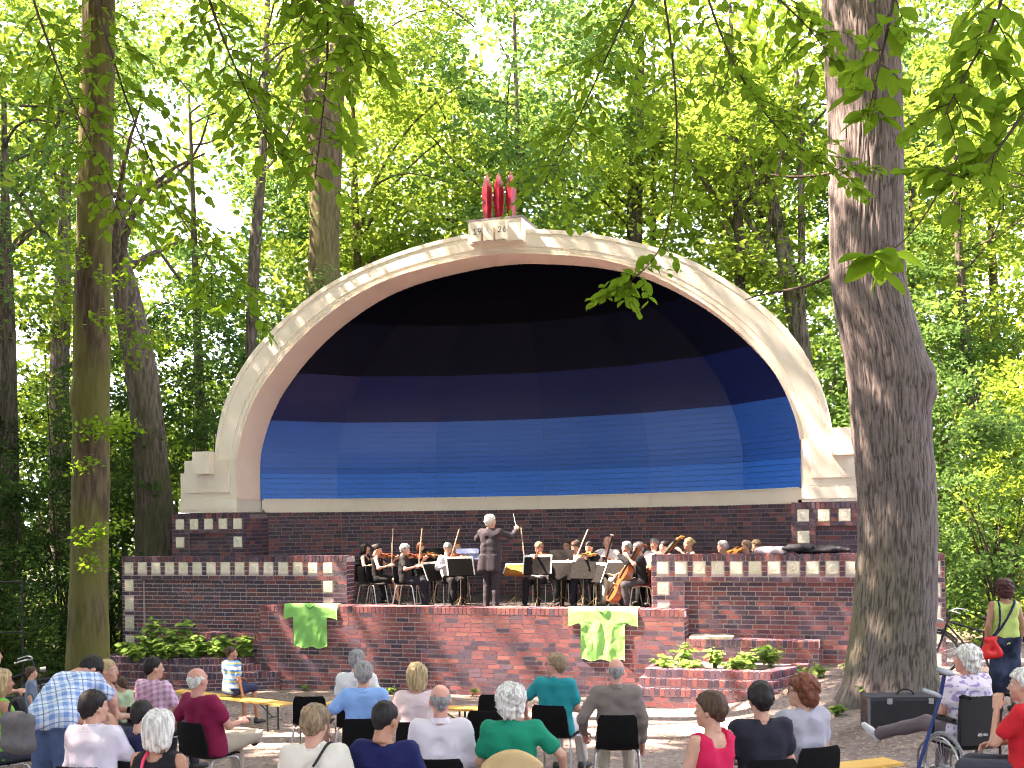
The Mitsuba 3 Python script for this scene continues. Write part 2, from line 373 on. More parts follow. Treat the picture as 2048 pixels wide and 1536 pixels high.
# ---- concert shell
SH = thing('concert_shell', 'cream arched open air concert shell with dark blue boarded dome above the stage', 'bandstand')
from scipy.interpolate import PchipInterpolator
zi = [2.79, 3.3, 3.75, 4.06, 4.6, 5.19, 5.78, 6.40, 6.93, 7.34, 7.61, 7.75, 7.815]
wi = [5.86, 5.86, 5.86, 5.83, 5.68, 5.40, 4.95, 4.31, 3.56, 2.76, 1.82, 0.9, 0.0]
zo = [3.94, 4.12, 4.80, 5.42, 6.02, 6.57, 7.05, 7.45, 7.77, 8.04, 8.21, 8.265, 8.28]
wo = [6.395, 6.385, 6.26, 6.0, 5.60, 5.05, 4.42, 3.75, 2.95, 2.0, 1.05, 0.45, 0.0]
def curve(zs, ws, n):
    """Left to right over the arch, evenly spaced: (s, z)."""
    p = np.stack([np.r_[-np.array(ws), np.array(ws)[-2::-1]], np.r_[zs, np.array(zs)[-2::-1]]], -1)
    t = np.r_[0, np.cumsum(np.linalg.norm(np.diff(p, axis=0), axis=1))]
    u = np.linspace(0, t[-1], n)
    from scipy.interpolate import make_interp_spline
    return np.stack([PchipInterpolator(t, p[:, 0])(u), make_interp_spline(t, p[:, 1], 3)(u)], -1)
NA = 120
co = curve(zo, wo, NA)
zi2 = [z for z in zi if z >= 3.95]
ci = curve([3.94] + zi2, [5.845] + [w for z, w in zip(zi, wi) if z >= 3.95], NA)
prof = [(0.0, 3.0), (0.0, 1.485), (0.16, 1.485), (0.17, 1.50), (0.70, 1.50), (0.71, 1.515), (0.86, 1.515), (0.87, 1.53), (1.0, 1.53)]
V = np.array([[[*(co[a] * (1 - t) + ci[a] * t), n] for t, n in prof] for a in range(NA)])[:, :, [0, 2, 1]]
def sheet_faces(na, nb, flip=False):
    i, j = np.meshgrid(np.arange(na - 1), np.arange(nb - 1), indexing='ij')
    q = np.stack([i * nb + j, (i + 1) * nb + j, (i + 1) * nb + j + 1, i * nb + j + 1], -1).reshape(-1, 4)
    return q[:, ::-1] if flip else q
part(SH, 'arch', put((V.reshape(-1, 3), sheet_faces(NA, len(prof)))), 'plaster_material', 25)
# reveal, following the inner curve down to the base
cr = curve([3.085] + zi[1:], wi, NA)
RV = np.array([[[cr[a][0], n, cr[a][1]] for n in (1.488, 2.46)] for a in range(NA)])
part(SH, 'reveal', put((RV.reshape(-1, 3), sheet_faces(NA, 2))), 'reveal_material', 30)
# shoulders of the arch on both sides
for sg in (-1, 1):
    def P(pts): return [(sg * a, b_) for a, b_ in (pts if sg > 0 else pts[::-1])][::1]
    MBs = MB()
    MBs.add(*lext(P([(5.868, 3.10), (7.27, 3.10), (7.27, 3.67), (7.17, 3.67), (7.17, 3.938), (5.868, 3.938)]), 1.50, 2.44))
    part(SH, 'shoulder', MBs.done(), 'plaster_material')
    part(SH, 'shoulder_panel', lext(P([(6.04, 3.235), (7.13, 3.235), (7.13, 3.90), (6.37, 3.90), (6.37, 3.94), (6.04, 3.94)]), 1.455, 1.498), 'plaster_material')
    part(SH, 'base_moulding', MB().add(*lbox(*sorted((sg * 5.868, sg * 7.29)), 1.475, 2.78, 2.86, 3.07)).add(*lbox(*sorted((sg * 5.87, sg * 7.27)), 1.49, 2.77, 2.80, 2.858)).add(*lbox(*sorted((sg * 5.87, sg * 7.26)), 1.505, 2.77, 3.072, 3.098)).done(), 'plaster_material')
    part(SH, 'ornament_block', lbox(*sorted((sg * 6.40, sg * 6.80)), 1.25, 1.7, 3.63, 4.11), 'plaster_material')
# crown block with the year
cb = part(SH, 'crown_block', lbox(-0.40, 0.70, 1.20, 2.3, 7.98, 8.415), 'plaster_material')
part(SH, 'crown_slab', lbox(-0.42, 0.72, 1.18, 2.32, 8.418, 8.45), mat((0.16, 0.14, 0.17), 0.8))
for i_, a in enumerate((-0.30, -0.045, 0.21)):
    part(SH, 'date_plate', lbox(a, a + 0.205, 1.06, 1.22, 7.99, 8.335), 'plaster_material')
    txt = ('19', '', '26')[i_]
    if txt:
        tmesh = meshkit.text_mesh(txt, 0.115, 0.004)
        v = np.asarray(tmesh.vertices)
        part(SH, 'numeral', put((np.stack([v[:, 0] + a + 0.035, 1.056 + 0.004 - v[:, 2], v[:, 1] + 8.12], -1), np.asarray(tmesh.faces))), mat((0.03, 0.03, 0.03)))
# facetted dome of horizontal boards
PLAN = [(-5.85, 2.44), (-4.6, 3.70), (-2.5, 4.55), (0.0, 4.92), (2.5, 4.55), (4.6, 3.70), (5.85, 2.44)]
rf = PchipInterpolator(zi, np.array(wi) / 5.86)
def dome(i_, z, k=1.0):
    r = float(rf(min(z, 7.812))) * k
    return np.array([PLAN[i_][0] * r, 2.44 + (PLAN[i_][1] - 2.44) * r, z])
zz = np.linspace(3.085, 7.80, 900)
cc = np.array([dome(3, z) for z in zz])
arc = np.r_[0, np.cumsum(np.linalg.norm(np.diff(cc, axis=0), axis=1))]
rows = 49
zr = np.interp(np.linspace(0, arc[-1], rows + 1), arc, zz)
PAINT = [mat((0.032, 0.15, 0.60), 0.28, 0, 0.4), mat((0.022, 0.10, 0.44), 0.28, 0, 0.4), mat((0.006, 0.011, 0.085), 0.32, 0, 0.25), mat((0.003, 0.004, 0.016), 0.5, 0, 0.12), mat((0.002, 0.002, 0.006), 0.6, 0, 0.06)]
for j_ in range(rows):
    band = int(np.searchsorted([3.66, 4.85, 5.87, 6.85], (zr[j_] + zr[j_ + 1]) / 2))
    for i_ in range(6):
        A, B, C_, D = dome(i_, zr[j_]), dome(i_ + 1, zr[j_]), dome(i_ + 1, zr[j_ + 1]), dome(i_, zr[j_ + 1])
        nv = np.cross(B - A, D - A)
        nv = unit(nv)
        if nv[1] > 0: nv = -nv
        e = 0.004 * unit(D - A)
        lo, up = 0.020, 0.004
        v = np.array([A + nv * lo + e, B + nv * lo + e, C_ + nv * up, D + nv * up, A - nv * 0.01 + e, B - nv * 0.01 + e, C_ - nv * 0.02, D - nv * 0.02])
        f = np.array([[0, 1, 2, 3], [4, 7, 6, 5], [0, 4, 5, 1], [3, 2, 6, 7], [0, 3, 7, 4], [1, 5, 6, 2]])
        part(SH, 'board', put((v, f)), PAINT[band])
# roof over the dome
zr2 = np.linspace(2.6, 7.812, 40)
RVv = []
for z in zr2:
    for i_ in range(7):
        p = dome(i_, z); q_ = np.array([p[0] * 1.06, 2.40 + (p[1] - 2.40) * 1.08, z + 0.25 * (z - 2.6) / 5.2]); RVv.append(q_)
part(SH, 'roof', put((np.array(RVv), sheet_faces(40, 7))), mat((0.08, 0.08, 0.085), 0.9), 30)
# cream band under the boards and brick back wall, following the facets
def offset_plan(d):
    out = []
    for s_, n in PLAN: out.append((s_ * (1 - d / 5.85), 2.44 + (n - 2.44) * (1 - d / 2.9) - (0 if n > 2.5 else 0)))
    return out
band_mb, wall_mb = MB(), MB()
pb = offset_plan(0.03); pb2 = offset_plan(0.10); pw = offset_plan(0.16)
def loop(poly, z0, z1, mb):
    for (a, c), (a2, c2) in zip(poly[:-1], poly[1:]):
        mb.add(*put((np.array([[a, c, z0], [a2, c2, z0], [a2, c2, z1], [a, c, z1]]), np.array([[0, 1, 2, 3]]))))
pbf = [(-5.865, 1.60)] + pb + [(5.865, 1.60)]
def solid_band(inner, thick, z0, z1, mb):
    m = len(inner)
    I = np.array(inner); O = I * 1.0
    O = np.stack([I[:, 0] * (1 + thick / 6), I[:, 1] + thick], -1)
    v = np.vstack([np.c_[I, np.full(m, z0)], np.c_[I, np.full(m, z1)], np.c_[O, np.full(m, z0)], np.c_[O, np.full(m, z1)]])
    f = []
    for a in range(m - 1):
        f += [[a, a + 1, m + a + 1, m + a], [m + a, m + a + 1, 3 * m + a + 1, 3 * m + a], [a, 2 * m + a, 2 * m + a + 1, a + 1]]
    mb.add(*put((v, np.array(f))))
solid_band(pb, 0.2, 2.86, 3.075, band_mb)
solid_band(pb2, 0.25, 2.795, 2.858, band_mb)
solid_band(offset_plan(0.07), 0.22, 3.077, 3.10, band_mb)
part(SH, 'cornice', band_mb.done(), 'plaster_material')
BWk = SH
b = Bricks(SH, 'dark', 300, 9)
wall_mb = MB()
for a in range(6):
    (s0, n0), (s1, n1) = pw[a], pw[a + 1]
    L = math.hypot(s1 - s0, n1 - n0)
    ex = S3 * (s1 - s0) / L + N3 * (n1 - n0) / L
    nr = S3 * (n1 - n0) / L - N3 * (s1 - s0) / L
    b.face(W(s0, n0, 0), ex, nr, L, FLOOR, 2.79, keep=True, proud=0.008, depth=0.02)
solid_band(pw, 0.3, FLOOR - 0.2, 2.793, wall_mb)
# piers beside the stage with tile frames
for sg in (-1, 1):
    s0, s1 = (-7.49, -5.68) if sg < 0 else (5.68, 7.49)
    L = s1 - s0
    wall_mb.add(*lbox(s0 + 0.012, s1 - 0.012, 1.54, 2.6, -1.0, 2.77))
    wall_mb.add(*lext([(s0 + 0.01, 0.5), (s0 + 0.42, 0.5), (s0 + 0.42, 2.36), (s1 - 0.36, 2.36), (s1 - 0.36, 0.5), (s1 - 0.01, 0.5), (s1 - 0.01, 2.77), (s0 + 0.01, 2.77)], 1.475, 1.538))
    xs = np.linspace(0.21, L - 0.16, 5)
    spots = [(x, 2.555) for x in xs] + [(xs[0], 2.165), (xs[-1], 2.165)]
    tiles(SH, W(s0, 1.465, 0), S3, -N3, spots)
    ho = tile_holes(spots)
    b.rowlock(W(s0, 1.465, 0), S3, -N3, L, 2.79 - 0.115, 0.115, depth=0.25, keep=False)
    b.face(W(s0, 1.465, 0), S3, -N3, L, 2.36, 2.675, ho, keep=False)
    b.face(W(s0, 1.465, 0), S3, -N3, 0.42, 1.6, 2.36, ho, keep=False)
    b.face(W(s1 - 0.36, 1.465, 0), S3, -N3, 0.36, 1.6, 2.36, [(p_ - L + 0.36, q_ - L + 0.36, d, e) for p_, q_, d, e in ho], keep=False)
    b.face(W(s0 + 0.42, 1.535, 0), S3, -N3, L - 0.78, 1.6, 2.355, keep=False)
    if sg < 0: b.face(W(s1, 1.465, 0), N3, S3, 1.05, FLOOR, 2.675, keep=False)
    else:
        b.face(W(s0, 2.5, 0), -N3, -S3, 1.03, FLOOR, 2.675, keep=False)
        b.face(W(s1, 1.465, 0), N3, S3, 1.05, FLOOR, 2.675, keep=False)
b.done()
part(SH, 'wall_core', wall_mb.done(), MORTAR_SHADE)
fl = [(FW0 + 0.1, 0.48), (FW1 - 0.1, 0.48), (5.75, 0.89), (5.75, 2.5)] + [(a * 1.0, c) for a, c in PLAN[::-1]] + [(-5.75, 2.5), (-5.75, 0.89)]
fm = extrude([(FW0 + 0.1, 0.475), (FW1 - 0.1, 0.475), (FW1 - 0.1, 0.885), (5.9, 0.885), (5.9, 2.44)] + PLAN[::-1][1:-1] + [(-5.9, 2.44), (-5.9, 0.885), (FW0 + 0.1, 0.885)], 0.2)
part(SH, 'stage_floor', put((np.asarray(fm.vertices) + [0, 0, FLOOR - 0.2], np.asarray(fm.faces))), mat((0.05, 0.042, 0.04), 0.9))
# three red flame finials on the crown
fz = np.array([0, 0.06, 0.25, 0.45, 0.60, 0.72, 0.85, 0.95, 1.0]) * 0.98
fw = np.array([0.062, 0.066, 0.085, 0.098, 0.102, 0.092, 0.058, 0.02, 0.003])
for i_, (a, nm) in enumerate(((-0.11, 'leftmost'), (0.135, 'middle'), (0.39, 'rightmost'))):
    v = []
    for z, w_ in zip(fz, fw):
        bend = 0.10 * (z / 0.98 - 0.5) ** 2 - 0.02
        v += [[a - w_, 1.52 + bend, z], [a + w_ * 0.5, 1.40 + bend + (0.102 - w_) * 0.8, z], [a + w_, 1.52 + bend, z], [a + w_ * 0.6, 1.70 - (0.102 - w_), z], [a - w_ * 0.8, 1.68 - (0.102 - w_), z]]
    nf = len(fz); qd = []
    for r_ in range(nf - 1):
        for c_ in range(5): qd.append([r_ * 5 + c_, r_ * 5 + (c_ + 1) % 5, (r_ + 1) * 5 + (c_ + 1) % 5, (r_ + 1) * 5 + c_])
    v = np.array(v) + [0, 0, 8.45]
    single('flame_finial', put((v, np.array(qd))), mat((0.25, 0.012, 0.03), 0.3, 0, 0.5, 0, 0.6), f'{nm} of the three glossy red flame shaped finials on top of the arch', 'finial', 'red finials crowning the arch')

# ---- planters: brick tiers with splayed ends
def tiered_planter(label, poly, ztops, seed, soil_z, pal='mixed'):
    """poly: plan of the lowest tier in (s, n), open side last; each tier steps in."""
    k = thing('brick_planter', label, 'planter')
    b = Bricks(k, pal, 300, seed)
    core = MB()
    zprev = -0.95
    for t_, (zt, inset) in enumerate(ztops):
        pl = Polygon(poly).buffer(-inset, join_style=2)
        pts = list(pl.exterior.coords)[:-1]
        if Polygon(pts).exterior.is_ccw is False: pts = pts[::-1]
        hole = Polygon(pts).buffer(-0.24, join_style=2)
        if t_ == len(ztops) - 1:
            m = trimesh.creation.extrude_polygon(Polygon(pts).buffer(-0.005, join_style=2).difference(hole), zt - 0.012 - zprev, engine='earcut')
        else:
            m = extrude(list(Polygon(pts).buffer(-0.005, join_style=2).exterior.coords)[:-1], zt - 0.012 - zprev)
        core.add(*put((np.asarray(m.vertices) + [0, 0, zprev], np.asarray(m.faces))))
        for (a, c), (a2, c2) in zip(pts, pts[1:] + pts[:1]):
            L = math.hypot(a2 - a, c2 - c)
            ex = (S3 * (a2 - a) + N3 * (c2 - c)) / L
            nr = (S3 * (c2 - c) - N3 * (a2 - a)) / L
            if nr @ N3 > 0.5: continue
            vis = nr @ np.array([0, -1, 0]) > 0
            b.rowlock(W(a, c, 0), ex, nr, L, zt - 0.118, 0.118, depth=0.22 if t_ == len(ztops) - 1 else 0.13, keep=vis)
            if zt - 0.12 - zprev > 0.05: b.face(W(a, c, 0), ex, nr, L, max(zprev, -0.78), zt - 0.12, keep=vis)
        zprev = zt
    b.done()
    part(k, 'core', core.done(), MORTAR)
    sp = Polygon(poly).buffer(-ztops[-1][1] - 0.23, join_style=2)
    m = extrude(list(sp.exterior.coords)[:-1], 0.1)
    part(k, 'soil', put((np.asarray(m.vertices) + [0, 0, soil_z - 0.1], np.asarray(m.faces))), mat((0.05, 0.035, 0.025), 0.95))
    return k
tiered_planter('stepped brick planter in the sun at the right foot of the stage wall', [(3.36, -1.55), (5.62, -1.55), (6.30, -0.05), (3.36, -0.05)], [(-0.21, 0.0), (-0.06, 0.08), (0.08, 0.16)], 21, -0.0)
tiered_planter('shaded brick planter with splayed end at the left foot of the stage wall', [(-7.85, -0.80), (-5.55, -0.80), (-4.0, -0.02), (-4.46, -0.02), (-4.46, 0.48), (-7.85, 0.48)], [(-0.36, 0.0), (-0.22, 0.07), (-0.08, 0.14)], 22, -0.16, 'dark')
def box_plinth(label, s0, s1, n0, n1, zt, seed):
    k = thing('brick_plinth', label, 'plinth', None)
    b = Bricks(k, 'mixed', 300, seed)
    part(k, 'core', lbox(s0 + 0.004, s1 - 0.004, n0 + 0.004, n1 - 0.01, -0.95, zt - 0.012), MORTAR)
    b.rowlock(W(s0, n0, 0), S3, -N3, s1 - s0, zt - 0.118, 0.118, depth=0.25)
    b.rowlock(W(s0, n0 + 0.26, 0), S3, -N3, s1 - s0 - 0.26, zt - 0.118, 0.114, depth=max(0.02, n1 - n0 - 0.28), keep=False, proud=0.0)
    b.face(W(s0, n0, 0), S3, -N3, s1 - s0, -0.8, zt - 0.12)
    b.face(W(s1, n0, 0), N3, S3, n1 - n0, -0.8, zt - 0.12, keep=False)
    b.done()
box_plinth('box shaped brick plinth between the stepped planter and the right wing wall', 3.965, 6.2, -0.02, 0.48, 0.43, 31)
box_plinth('low brick plinth behind the leafy plants left of the stage wall', -5.9, -4.47, 0.02, 0.48, 0.36, 32)
single('flat_parcel', lbox(4.02, 4.75, 0.02, 0.40, 0.434, 0.475), mat((0.55, 0.47, 0.36), 0.8), 'flat pale parcel lying on the brick plinth right of the stage', 'parcel')

# ------------------------------------------------------------------ trees and foliage
def leaf_cloud(centers, radii, per, size, seed, tilt=0.5, droop=0.25, flat=0.22, outward=None):
    """Many folded four-cornered leaves in flat sprays about the centers. Returns vertices, faces."""
    r = np.random.default_rng(seed)
    n = len(centers) * per
    c = np.repeat(np.asarray(centers, float), per, 0)
    rad = np.repeat(np.broadcast_to(radii, (len(centers),)), per)
    az = r.uniform(0, 2 * np.pi, len(centers)) if outward is None else outward
    sn = np.stack([np.cos(az) * droop, np.sin(az) * droop, np.ones(len(centers))], -1) + r.normal(0, 0.18, (len(centers), 3))
    sn = np.repeat(sn / np.linalg.norm(sn, axis=1, keepdims=True), per, 0)
    t1 = np.cross(sn, [0.3, 0.9, 0.1]); t1 /= np.linalg.norm(t1, axis=1, keepdims=True)
    t2 = np.cross(sn, t1)
    rr = rad * np.sqrt(r.uniform(0, 1, n)); th = r.uniform(0, 2 * np.pi, n)
    p = c + t1 * (rr * np.cos(th))[:, None] + t2 * (rr * np.sin(th))[:, None] + sn * (r.normal(0, flat, n) * rad)[:, None]
    nn = sn + r.normal(0, tilt, (n, 3)); nn /= np.linalg.norm(nn, axis=1, keepdims=True)
    d = r.normal(0, 1, (n, 3)) + 0.4 * sn * -1; d -= nn * (d * nn).sum(1, keepdims=True); d /= np.linalg.norm(d, axis=1, keepdims=True)
    s_ = np.cross(nn, d)
    L = (size * r.uniform(0.65, 1.3, n))[:, None]
    w = L * 0.33
    v = np.stack([p, p + d * L * 0.45 + s_ * w + nn * L * 0.06, p + d * L, p + d * L * 0.45 - s_ * w + nn * L * 0.06], 1).reshape(-1, 3)
    b = np.arange(n)[:, None] * 4
    return v, np.vstack([b + [0, 1, 2], b + [0, 2, 3]])

def crown_points(n, center, rad, seed, gap=0.47, shell=0.0):
    """Spray centres inside an ellipsoid, thinned by noise so that the crown has gaps and clumps."""
    r = np.random.default_rng(seed)
    out = []
    while len(out) < n:
        p = r.uniform(-1, 1, 3)
        l = np.linalg.norm(p)
        if l > 1 or l < shell * r.uniform(0, 1): continue
        q = np.asarray(center) + p * rad
        if meshkit.fbm(q[None] * 0.42, 2, seed % 7)[0] < gap: continue
        out.append(q)
    return np.array(out)

CLEAR = [((-10.5, 34.0, 14.5), (-0.295, 0.84, 0.36), 1.7), ((-9.0, 34.0, 12.0), (-0.25, 0.88, 0.3), 1.2), ((-11.2, 34.0, 10.0), (-0.3, 0.9, 0.24), 1.1)]
def clearing(p):
    """The break in the wood through which the sky shows."""
    keep = np.ones(len(p), bool)
    for o, d, rad in CLEAR:
        q = p - np.array(o); d = np.array(d) / np.linalg.norm(d)
        keep &= np.linalg.norm(q - (q @ d)[:, None] * d, axis=1) > rad
    return p[keep]
def trunk_mesh(pts, radii, sides, rings, rough, seed, ridge=0.0, flare=0.0, burl=None, tint=None):
    P = spline(np.c_[np.asarray(pts, float), radii], rings)
    p, rad = P[:, :3], P[:, 3].copy()
    t = np.gradient(p, axis=0); t /= np.linalg.norm(t, axis=1, keepdims=True)
    a = np.cross(t, [0, 1.0, 0]); a /= np.linalg.norm(a, axis=1, keepdims=True)
    b = np.cross(t, a)
    ang = np.linspace(0, 2 * np.pi, sides, endpoint=False)
    A, Zh = np.meshgrid(ang, p[:, 2])
    ca, sa = np.cos(A), np.sin(A)
    R = rad[:, None] * (1 + rough * 2 * (meshkit.fbm(np.stack([ca * 1.6, sa * 1.6, Zh * 0.5], -1), 3, seed) - 0.5))
    if flare:
        h = (p[:, 2] - p[0, 2])[:, None]
        lobes = 0.55 + 0.45 * np.cos(A * 5 + seed) + 0.2 * np.cos(A * 3 + 2)
        R = R * (1 + flare * np.exp(-h / 0.30) * lobes)
    if ridge:
        f_ = meshkit.fbm(np.stack([ca * rad[:, None] * 33 + 0.7 * np.sin(Zh * 1.7), sa * rad[:, None] * 33 + 0.5 * np.cos(Zh * 2.3), Zh * 2.2], -1), 2, seed + 3)
        R = R + ridge * (np.abs(f_ - 0.5) * 4 - 0.5)
    if burl:
        for bz, ba, br, bh in burl:
            d2 = ((Zh - bz) / br) ** 2 + (np.angle(np.exp(1j * (A - ba))) * rad[:, None] / br) ** 2
            R = R + bh * np.exp(-d2 * 1.3) - bh * 0.55 * np.exp(-d2 * 9)
    v = p[:, None] + R[..., None] * (ca[..., None] * a[:, None] + sa[..., None] * b[:, None])
    f = []
    i, j = np.meshgrid(np.arange(rings - 1), np.arange(sides), indexing='ij')
    q = np.stack([i * sides + j, i * sides + (j + 1) % sides, (i + 1) * sides + (j + 1) % sides, (i + 1) * sides + j], -1).reshape(-1, 4)
    if tint:
        crev = np.clip(np.abs(f_ - 0.5) * 12, 0, 1)[..., None]
        fine = meshkit.fbm(np.stack([ca * 30, sa * 30, Zh * 14], -1), 2, seed + 9)[..., None]
        c = np.array(tint[0]) * (1 - crev) + np.array(tint[1]) * crev
        c = c * (0.7 + 0.6 * fine)
        ms = np.clip(1 - (Zh - p[0, 2] - 0.6) / 2.6, 0, 1) * np.clip(meshkit.fbm(np.stack([ca * 1.3, sa * 1.3, Zh * 0.7], -1), 3, 5) * 3.2 - 1.1, 0, 1)
        c = c * (1 - 0.6 * ms[..., None]) + np.array(tint[2]) * (0.6 * ms[..., None]) * (0.5 + crev)
        return v.reshape(-1, 3), q, c.reshape(-1, 3)
    return v.reshape(-1, 3), q

def limbs(mb, base, top, crown_c, crown_r, n, r0, seed, sides=6):
    """Boughs from the stem towards points of the crown."""
    r = np.random.default_rng(seed)
    for i in range(n):
        t = r.uniform(0.05, 1.0)
        s_ = np.asarray(base) * (1 - t) + np.asarray(top) * t
        a = r.uniform(0, 2 * np.pi)
        e = np.asarray(crown_c) + np.array([math.cos(a), math.sin(a), r.uniform(-0.5, 0.6)]) * np.asarray(crown_r) * r.uniform(0.45, 0.9)
        if e[2] < s_[2] - 1.0: e[2] = s_[2] + 0.5
        m = (s_ + e) / 2 + r.normal(0, 0.4, 3) + [0, 0, 0.3]
        mb.tube(spline([s_, m, e], 7), np.linspace(r0 * (1.1 - 0.6 * t), 0.02, 7), sides, caps=False)

def forest_tree(name, label, x, y, h, r0, crown_c, crown_r, n, per, size, seed, leafm, barkm, group=None, lean=(0, 0), gap=0.47, spray=0.9, limb_n=8, pts=None, category='tree', extra=None, tilt=0.5):
    k = thing(name, label, category, group)
    z0 = float(ground_z(x, y)) - 0.1
    if pts is None:
        pts = [(x, y, z0), (x + lean[0] * 0.4, y + lean[1] * 0.4, z0 + h * 0.4), (x + lean[0], y + lean[1], z0 + h)]
        rad = [r0, r0 * 0.75, r0 * 0.18]
    else:
        pts, rad = [p[:3] for p in pts], [p[3] for p in pts]
    tv_, tq = trunk_mesh(pts, rad, 18, 34, 0.10, seed, flare=0.35)
    mb = MB().add(tv_, tq)
    cc_, cr_ = np.asarray(crown_c, float), np.asarray(crown_r, float)
    lo = np.array(pts[-1]) * 0.55 + np.array(pts[0]) * 0.45
    limbs(mb, lo, pts[-1], cc_, cr_, limb_n, r0 * 0.28, seed + 1)
    if extra: extra(mb)
    part(k, 'trunk', mb.done(), barkm, True)
    if n:
        cp = clearing(crown_points(n, cc_, cr_, seed + 2, gap))
        n = len(cp)
        rr = np.random.default_rng(seed + 4).uniform(0.5, 1.25, n) * spray
        part(k, 'crown', leaf_cloud(cp, rr, per, size, seed + 3, tilt=tilt), leafm)
    return k

# spots meant to be sunlit; crowns are carved open along their sun rays
TARGETS = [(W(0.35, 0.75, 2.0), 0.75), (W(0.2, 0.1, 0.95), 0.5), (W(-2.0, 0.1, 0.95), 0.35), (W(2.7, 0.9, 1.5), 0.5), (W(-1.7, 1.4, 1.7), 0.45), (W(4.2, -1.2, 0.1), 0.8), (W(3.3, -1.4, 0.0), 0.6),
           (W(5.0, -1.2, 0.1), 0.5), (np.array([2.2, 15.8, -0.4]), 1.0), (np.array([1.2, 14.6, -0.4]), 0.6), (np.array([1.0, 16.2, -0.4]), 0.7), (np.array([-3.1, 14.6, -0.3]), 0.5), (np.array([0.0, 17.0, -0.5]), 0.5),
           (np.array([4.9, 15.2, 6.8]), 0.3), (W(-2.0, 1.5, 8.0), 0.6), (W(-6.6, -0.2, 0.3), 0.6), (W(-5.8, -0.2, 0.3), 0.5), (W(-2.9, 0.5, 1.6), 0.3),
           (np.array([-6.5, 16.5, 2.0]), 0.4), (np.array([-5.0, 22.5, 11.0]), 0.8), (at(1745, 515, 5), 0.35)]
SD = SUN / np.linalg.norm(SUN)
def lit_gaps(p, extra=0.0):  # drops sprays that would block the sun from the chosen spots
    keep = np.ones(len(p), bool)
    for t, rad in TARGETS:
        d = p - t
        along = d @ SD
        keep &= ~((along > 0) & (np.linalg.norm(d - along[:, None] * SD, axis=1) < rad + extra))
    return p[keep]

# ---- the thick ridged trunk on the right
Y0 = 15.2
def tp(px, py, dy=0.0): return at(px, py, Y0 + dy)
prof_r = [(1779, 1405, 92), (1780, 1330, 84), (1790, 1200, 79), (1794, 1000, 75), (1781, 850, 76), (1765, 700, 76), (1742, 600, 72.5), (1733, 450, 71.5), (1729, 200, 72), (1718, 0, 72), (1705, -250, 70), (1690, -600, 62)]
pts = [tp(a, b_) for a, b_, w_ in prof_r]
pts[0][2] = float(ground_z(pts[0][0], Y0)) - 0.12
rad = [w_ * Y0 / FPX for a, b_, w_ in prof_r]
k = thing('big_tree', 'huge grey tree with deeply ridged bark rising in front of the right wing wall', 'tree')
bz = tp(1850, 775)[2]
scene['big_bark_material'] = {'type': 'twosided', 'bsdf': {'type': 'principled', 'base_color': {'type': 'mesh_attribute', 'name': 'vertex_color'}, 'roughness': 0.95, 'specular': 0.2}}
tv_, tq, tc = trunk_mesh(pts, rad, 320, 430, 0.03, 5, ridge=0.014, flare=0.45, burl=[(bz, math.pi - 0.45, 0.30, 0.16)], tint=((0.045, 0.037, 0.036), (0.165, 0.139, 0.133), (0.085, 0.09, 0.04)))
part(k, 'trunk', (tv_, tq), 'big_bark_material', True, color=tc)
top = pts[-1]
mb = MB()
limbs(mb, pts[-2], top, top + [0, 1, 3], (5, 5, 3), 12, 0.16, 3)
part(k, 'bough', mb.done(), BARK, True)
cp = lit_gaps(crown_points(330, top + [-1.0, 1.5, 3.2], (7.5, 6.5, 4.2), 8, 0.42), 0.6)
part(k, 'crown', leaf_cloud(cp, 0.9, 46, 0.19, 9), LEAF_FAR)
# leafless twig reaching left of the trunk, behind the arch
for a_ in (0, 1): part(k, 'twig', (lambda t_: tube_vf(t_, np.linspace(0.028, 0.007, 8), 6))(spline([[at(1672, 345, 15.4), at(1560, 352, 16.0), at(1480, 330, 16.5)], [at(1668, 545, 15.4), at(1600, 575, 16), at(1530, 588, 16.6), at(1490, 600, 17)]][a_], 8)), TWIG)

# ---- mossy trunk on the left
Y1 = 17.0
prof_l = [(176, 1420, 50), (176, 1300, 41), (178, 1150, 37), (181, 1000, 36), (182, 850, 35), (184, 700, 35), (188, 500, 34), (192, 300, 33), (196, 100, 32), (198, -100, 30), (200, -500, 24)]
pts = [at(a, b_, Y1) for a, b_, w_ in prof_l]
pts[0][2] = float(ground_z(pts[0][0], Y1)) - 0.1
rad = [w_ * Y1 / FPX for a, b_, w_ in prof_l]
k = thing('mossy_tree', 'tall straight tree with mossy olive trunk left of the bandstand', 'tree')
part(k, 'trunk', trunk_mesh(pts, rad, 120, 300, 0.07, 12, ridge=0.008, flare=0.3, burl=[(at(150, 800, Y1)[2], 0.7, 0.16, 0.07), (at(200, 880, Y1)[2], 1.9, 0.2, 0.04)]), BARK_MOSS, True)
mb = MB(); limbs(mb, pts[-2], pts[-1], pts[-1] + [0, 0, 2], (4, 4, 3), 10, 0.12, 4)
part(k, 'bough', mb.done(), BARK_MOSS, True)
sp = [at(a, b_, Y1 - 0.5) for a, b_ in [(210, 852), (235, 870), (180, 862), (255, 860), (205, 640), (245, 630), (190, 1070), (225, 1060), (165, 1075), (260, 720), (300, 690), (340, 700), (275, 675), (190, 1130), (170, 930), (215, 560), (150, 520), (260, 540), (320, 560), (370, 590), (140, 480), (100, 500)]]
part(k, 'epicormic_shoots', leaf_cloud(np.array(sp), 0.24, 55, 0.085, 17, flat=0.3), LEAF_NEAR)
cp = lit_gaps(crown_points(330, pts[-1] + [0.5, 1.0, 2.8], (7.0, 6.5, 4.6), 18, 0.42), 0.6)
part(k, 'crown', leaf_cloud(cp, 0.9, 46, 0.19, 19), LEAF_FAR)

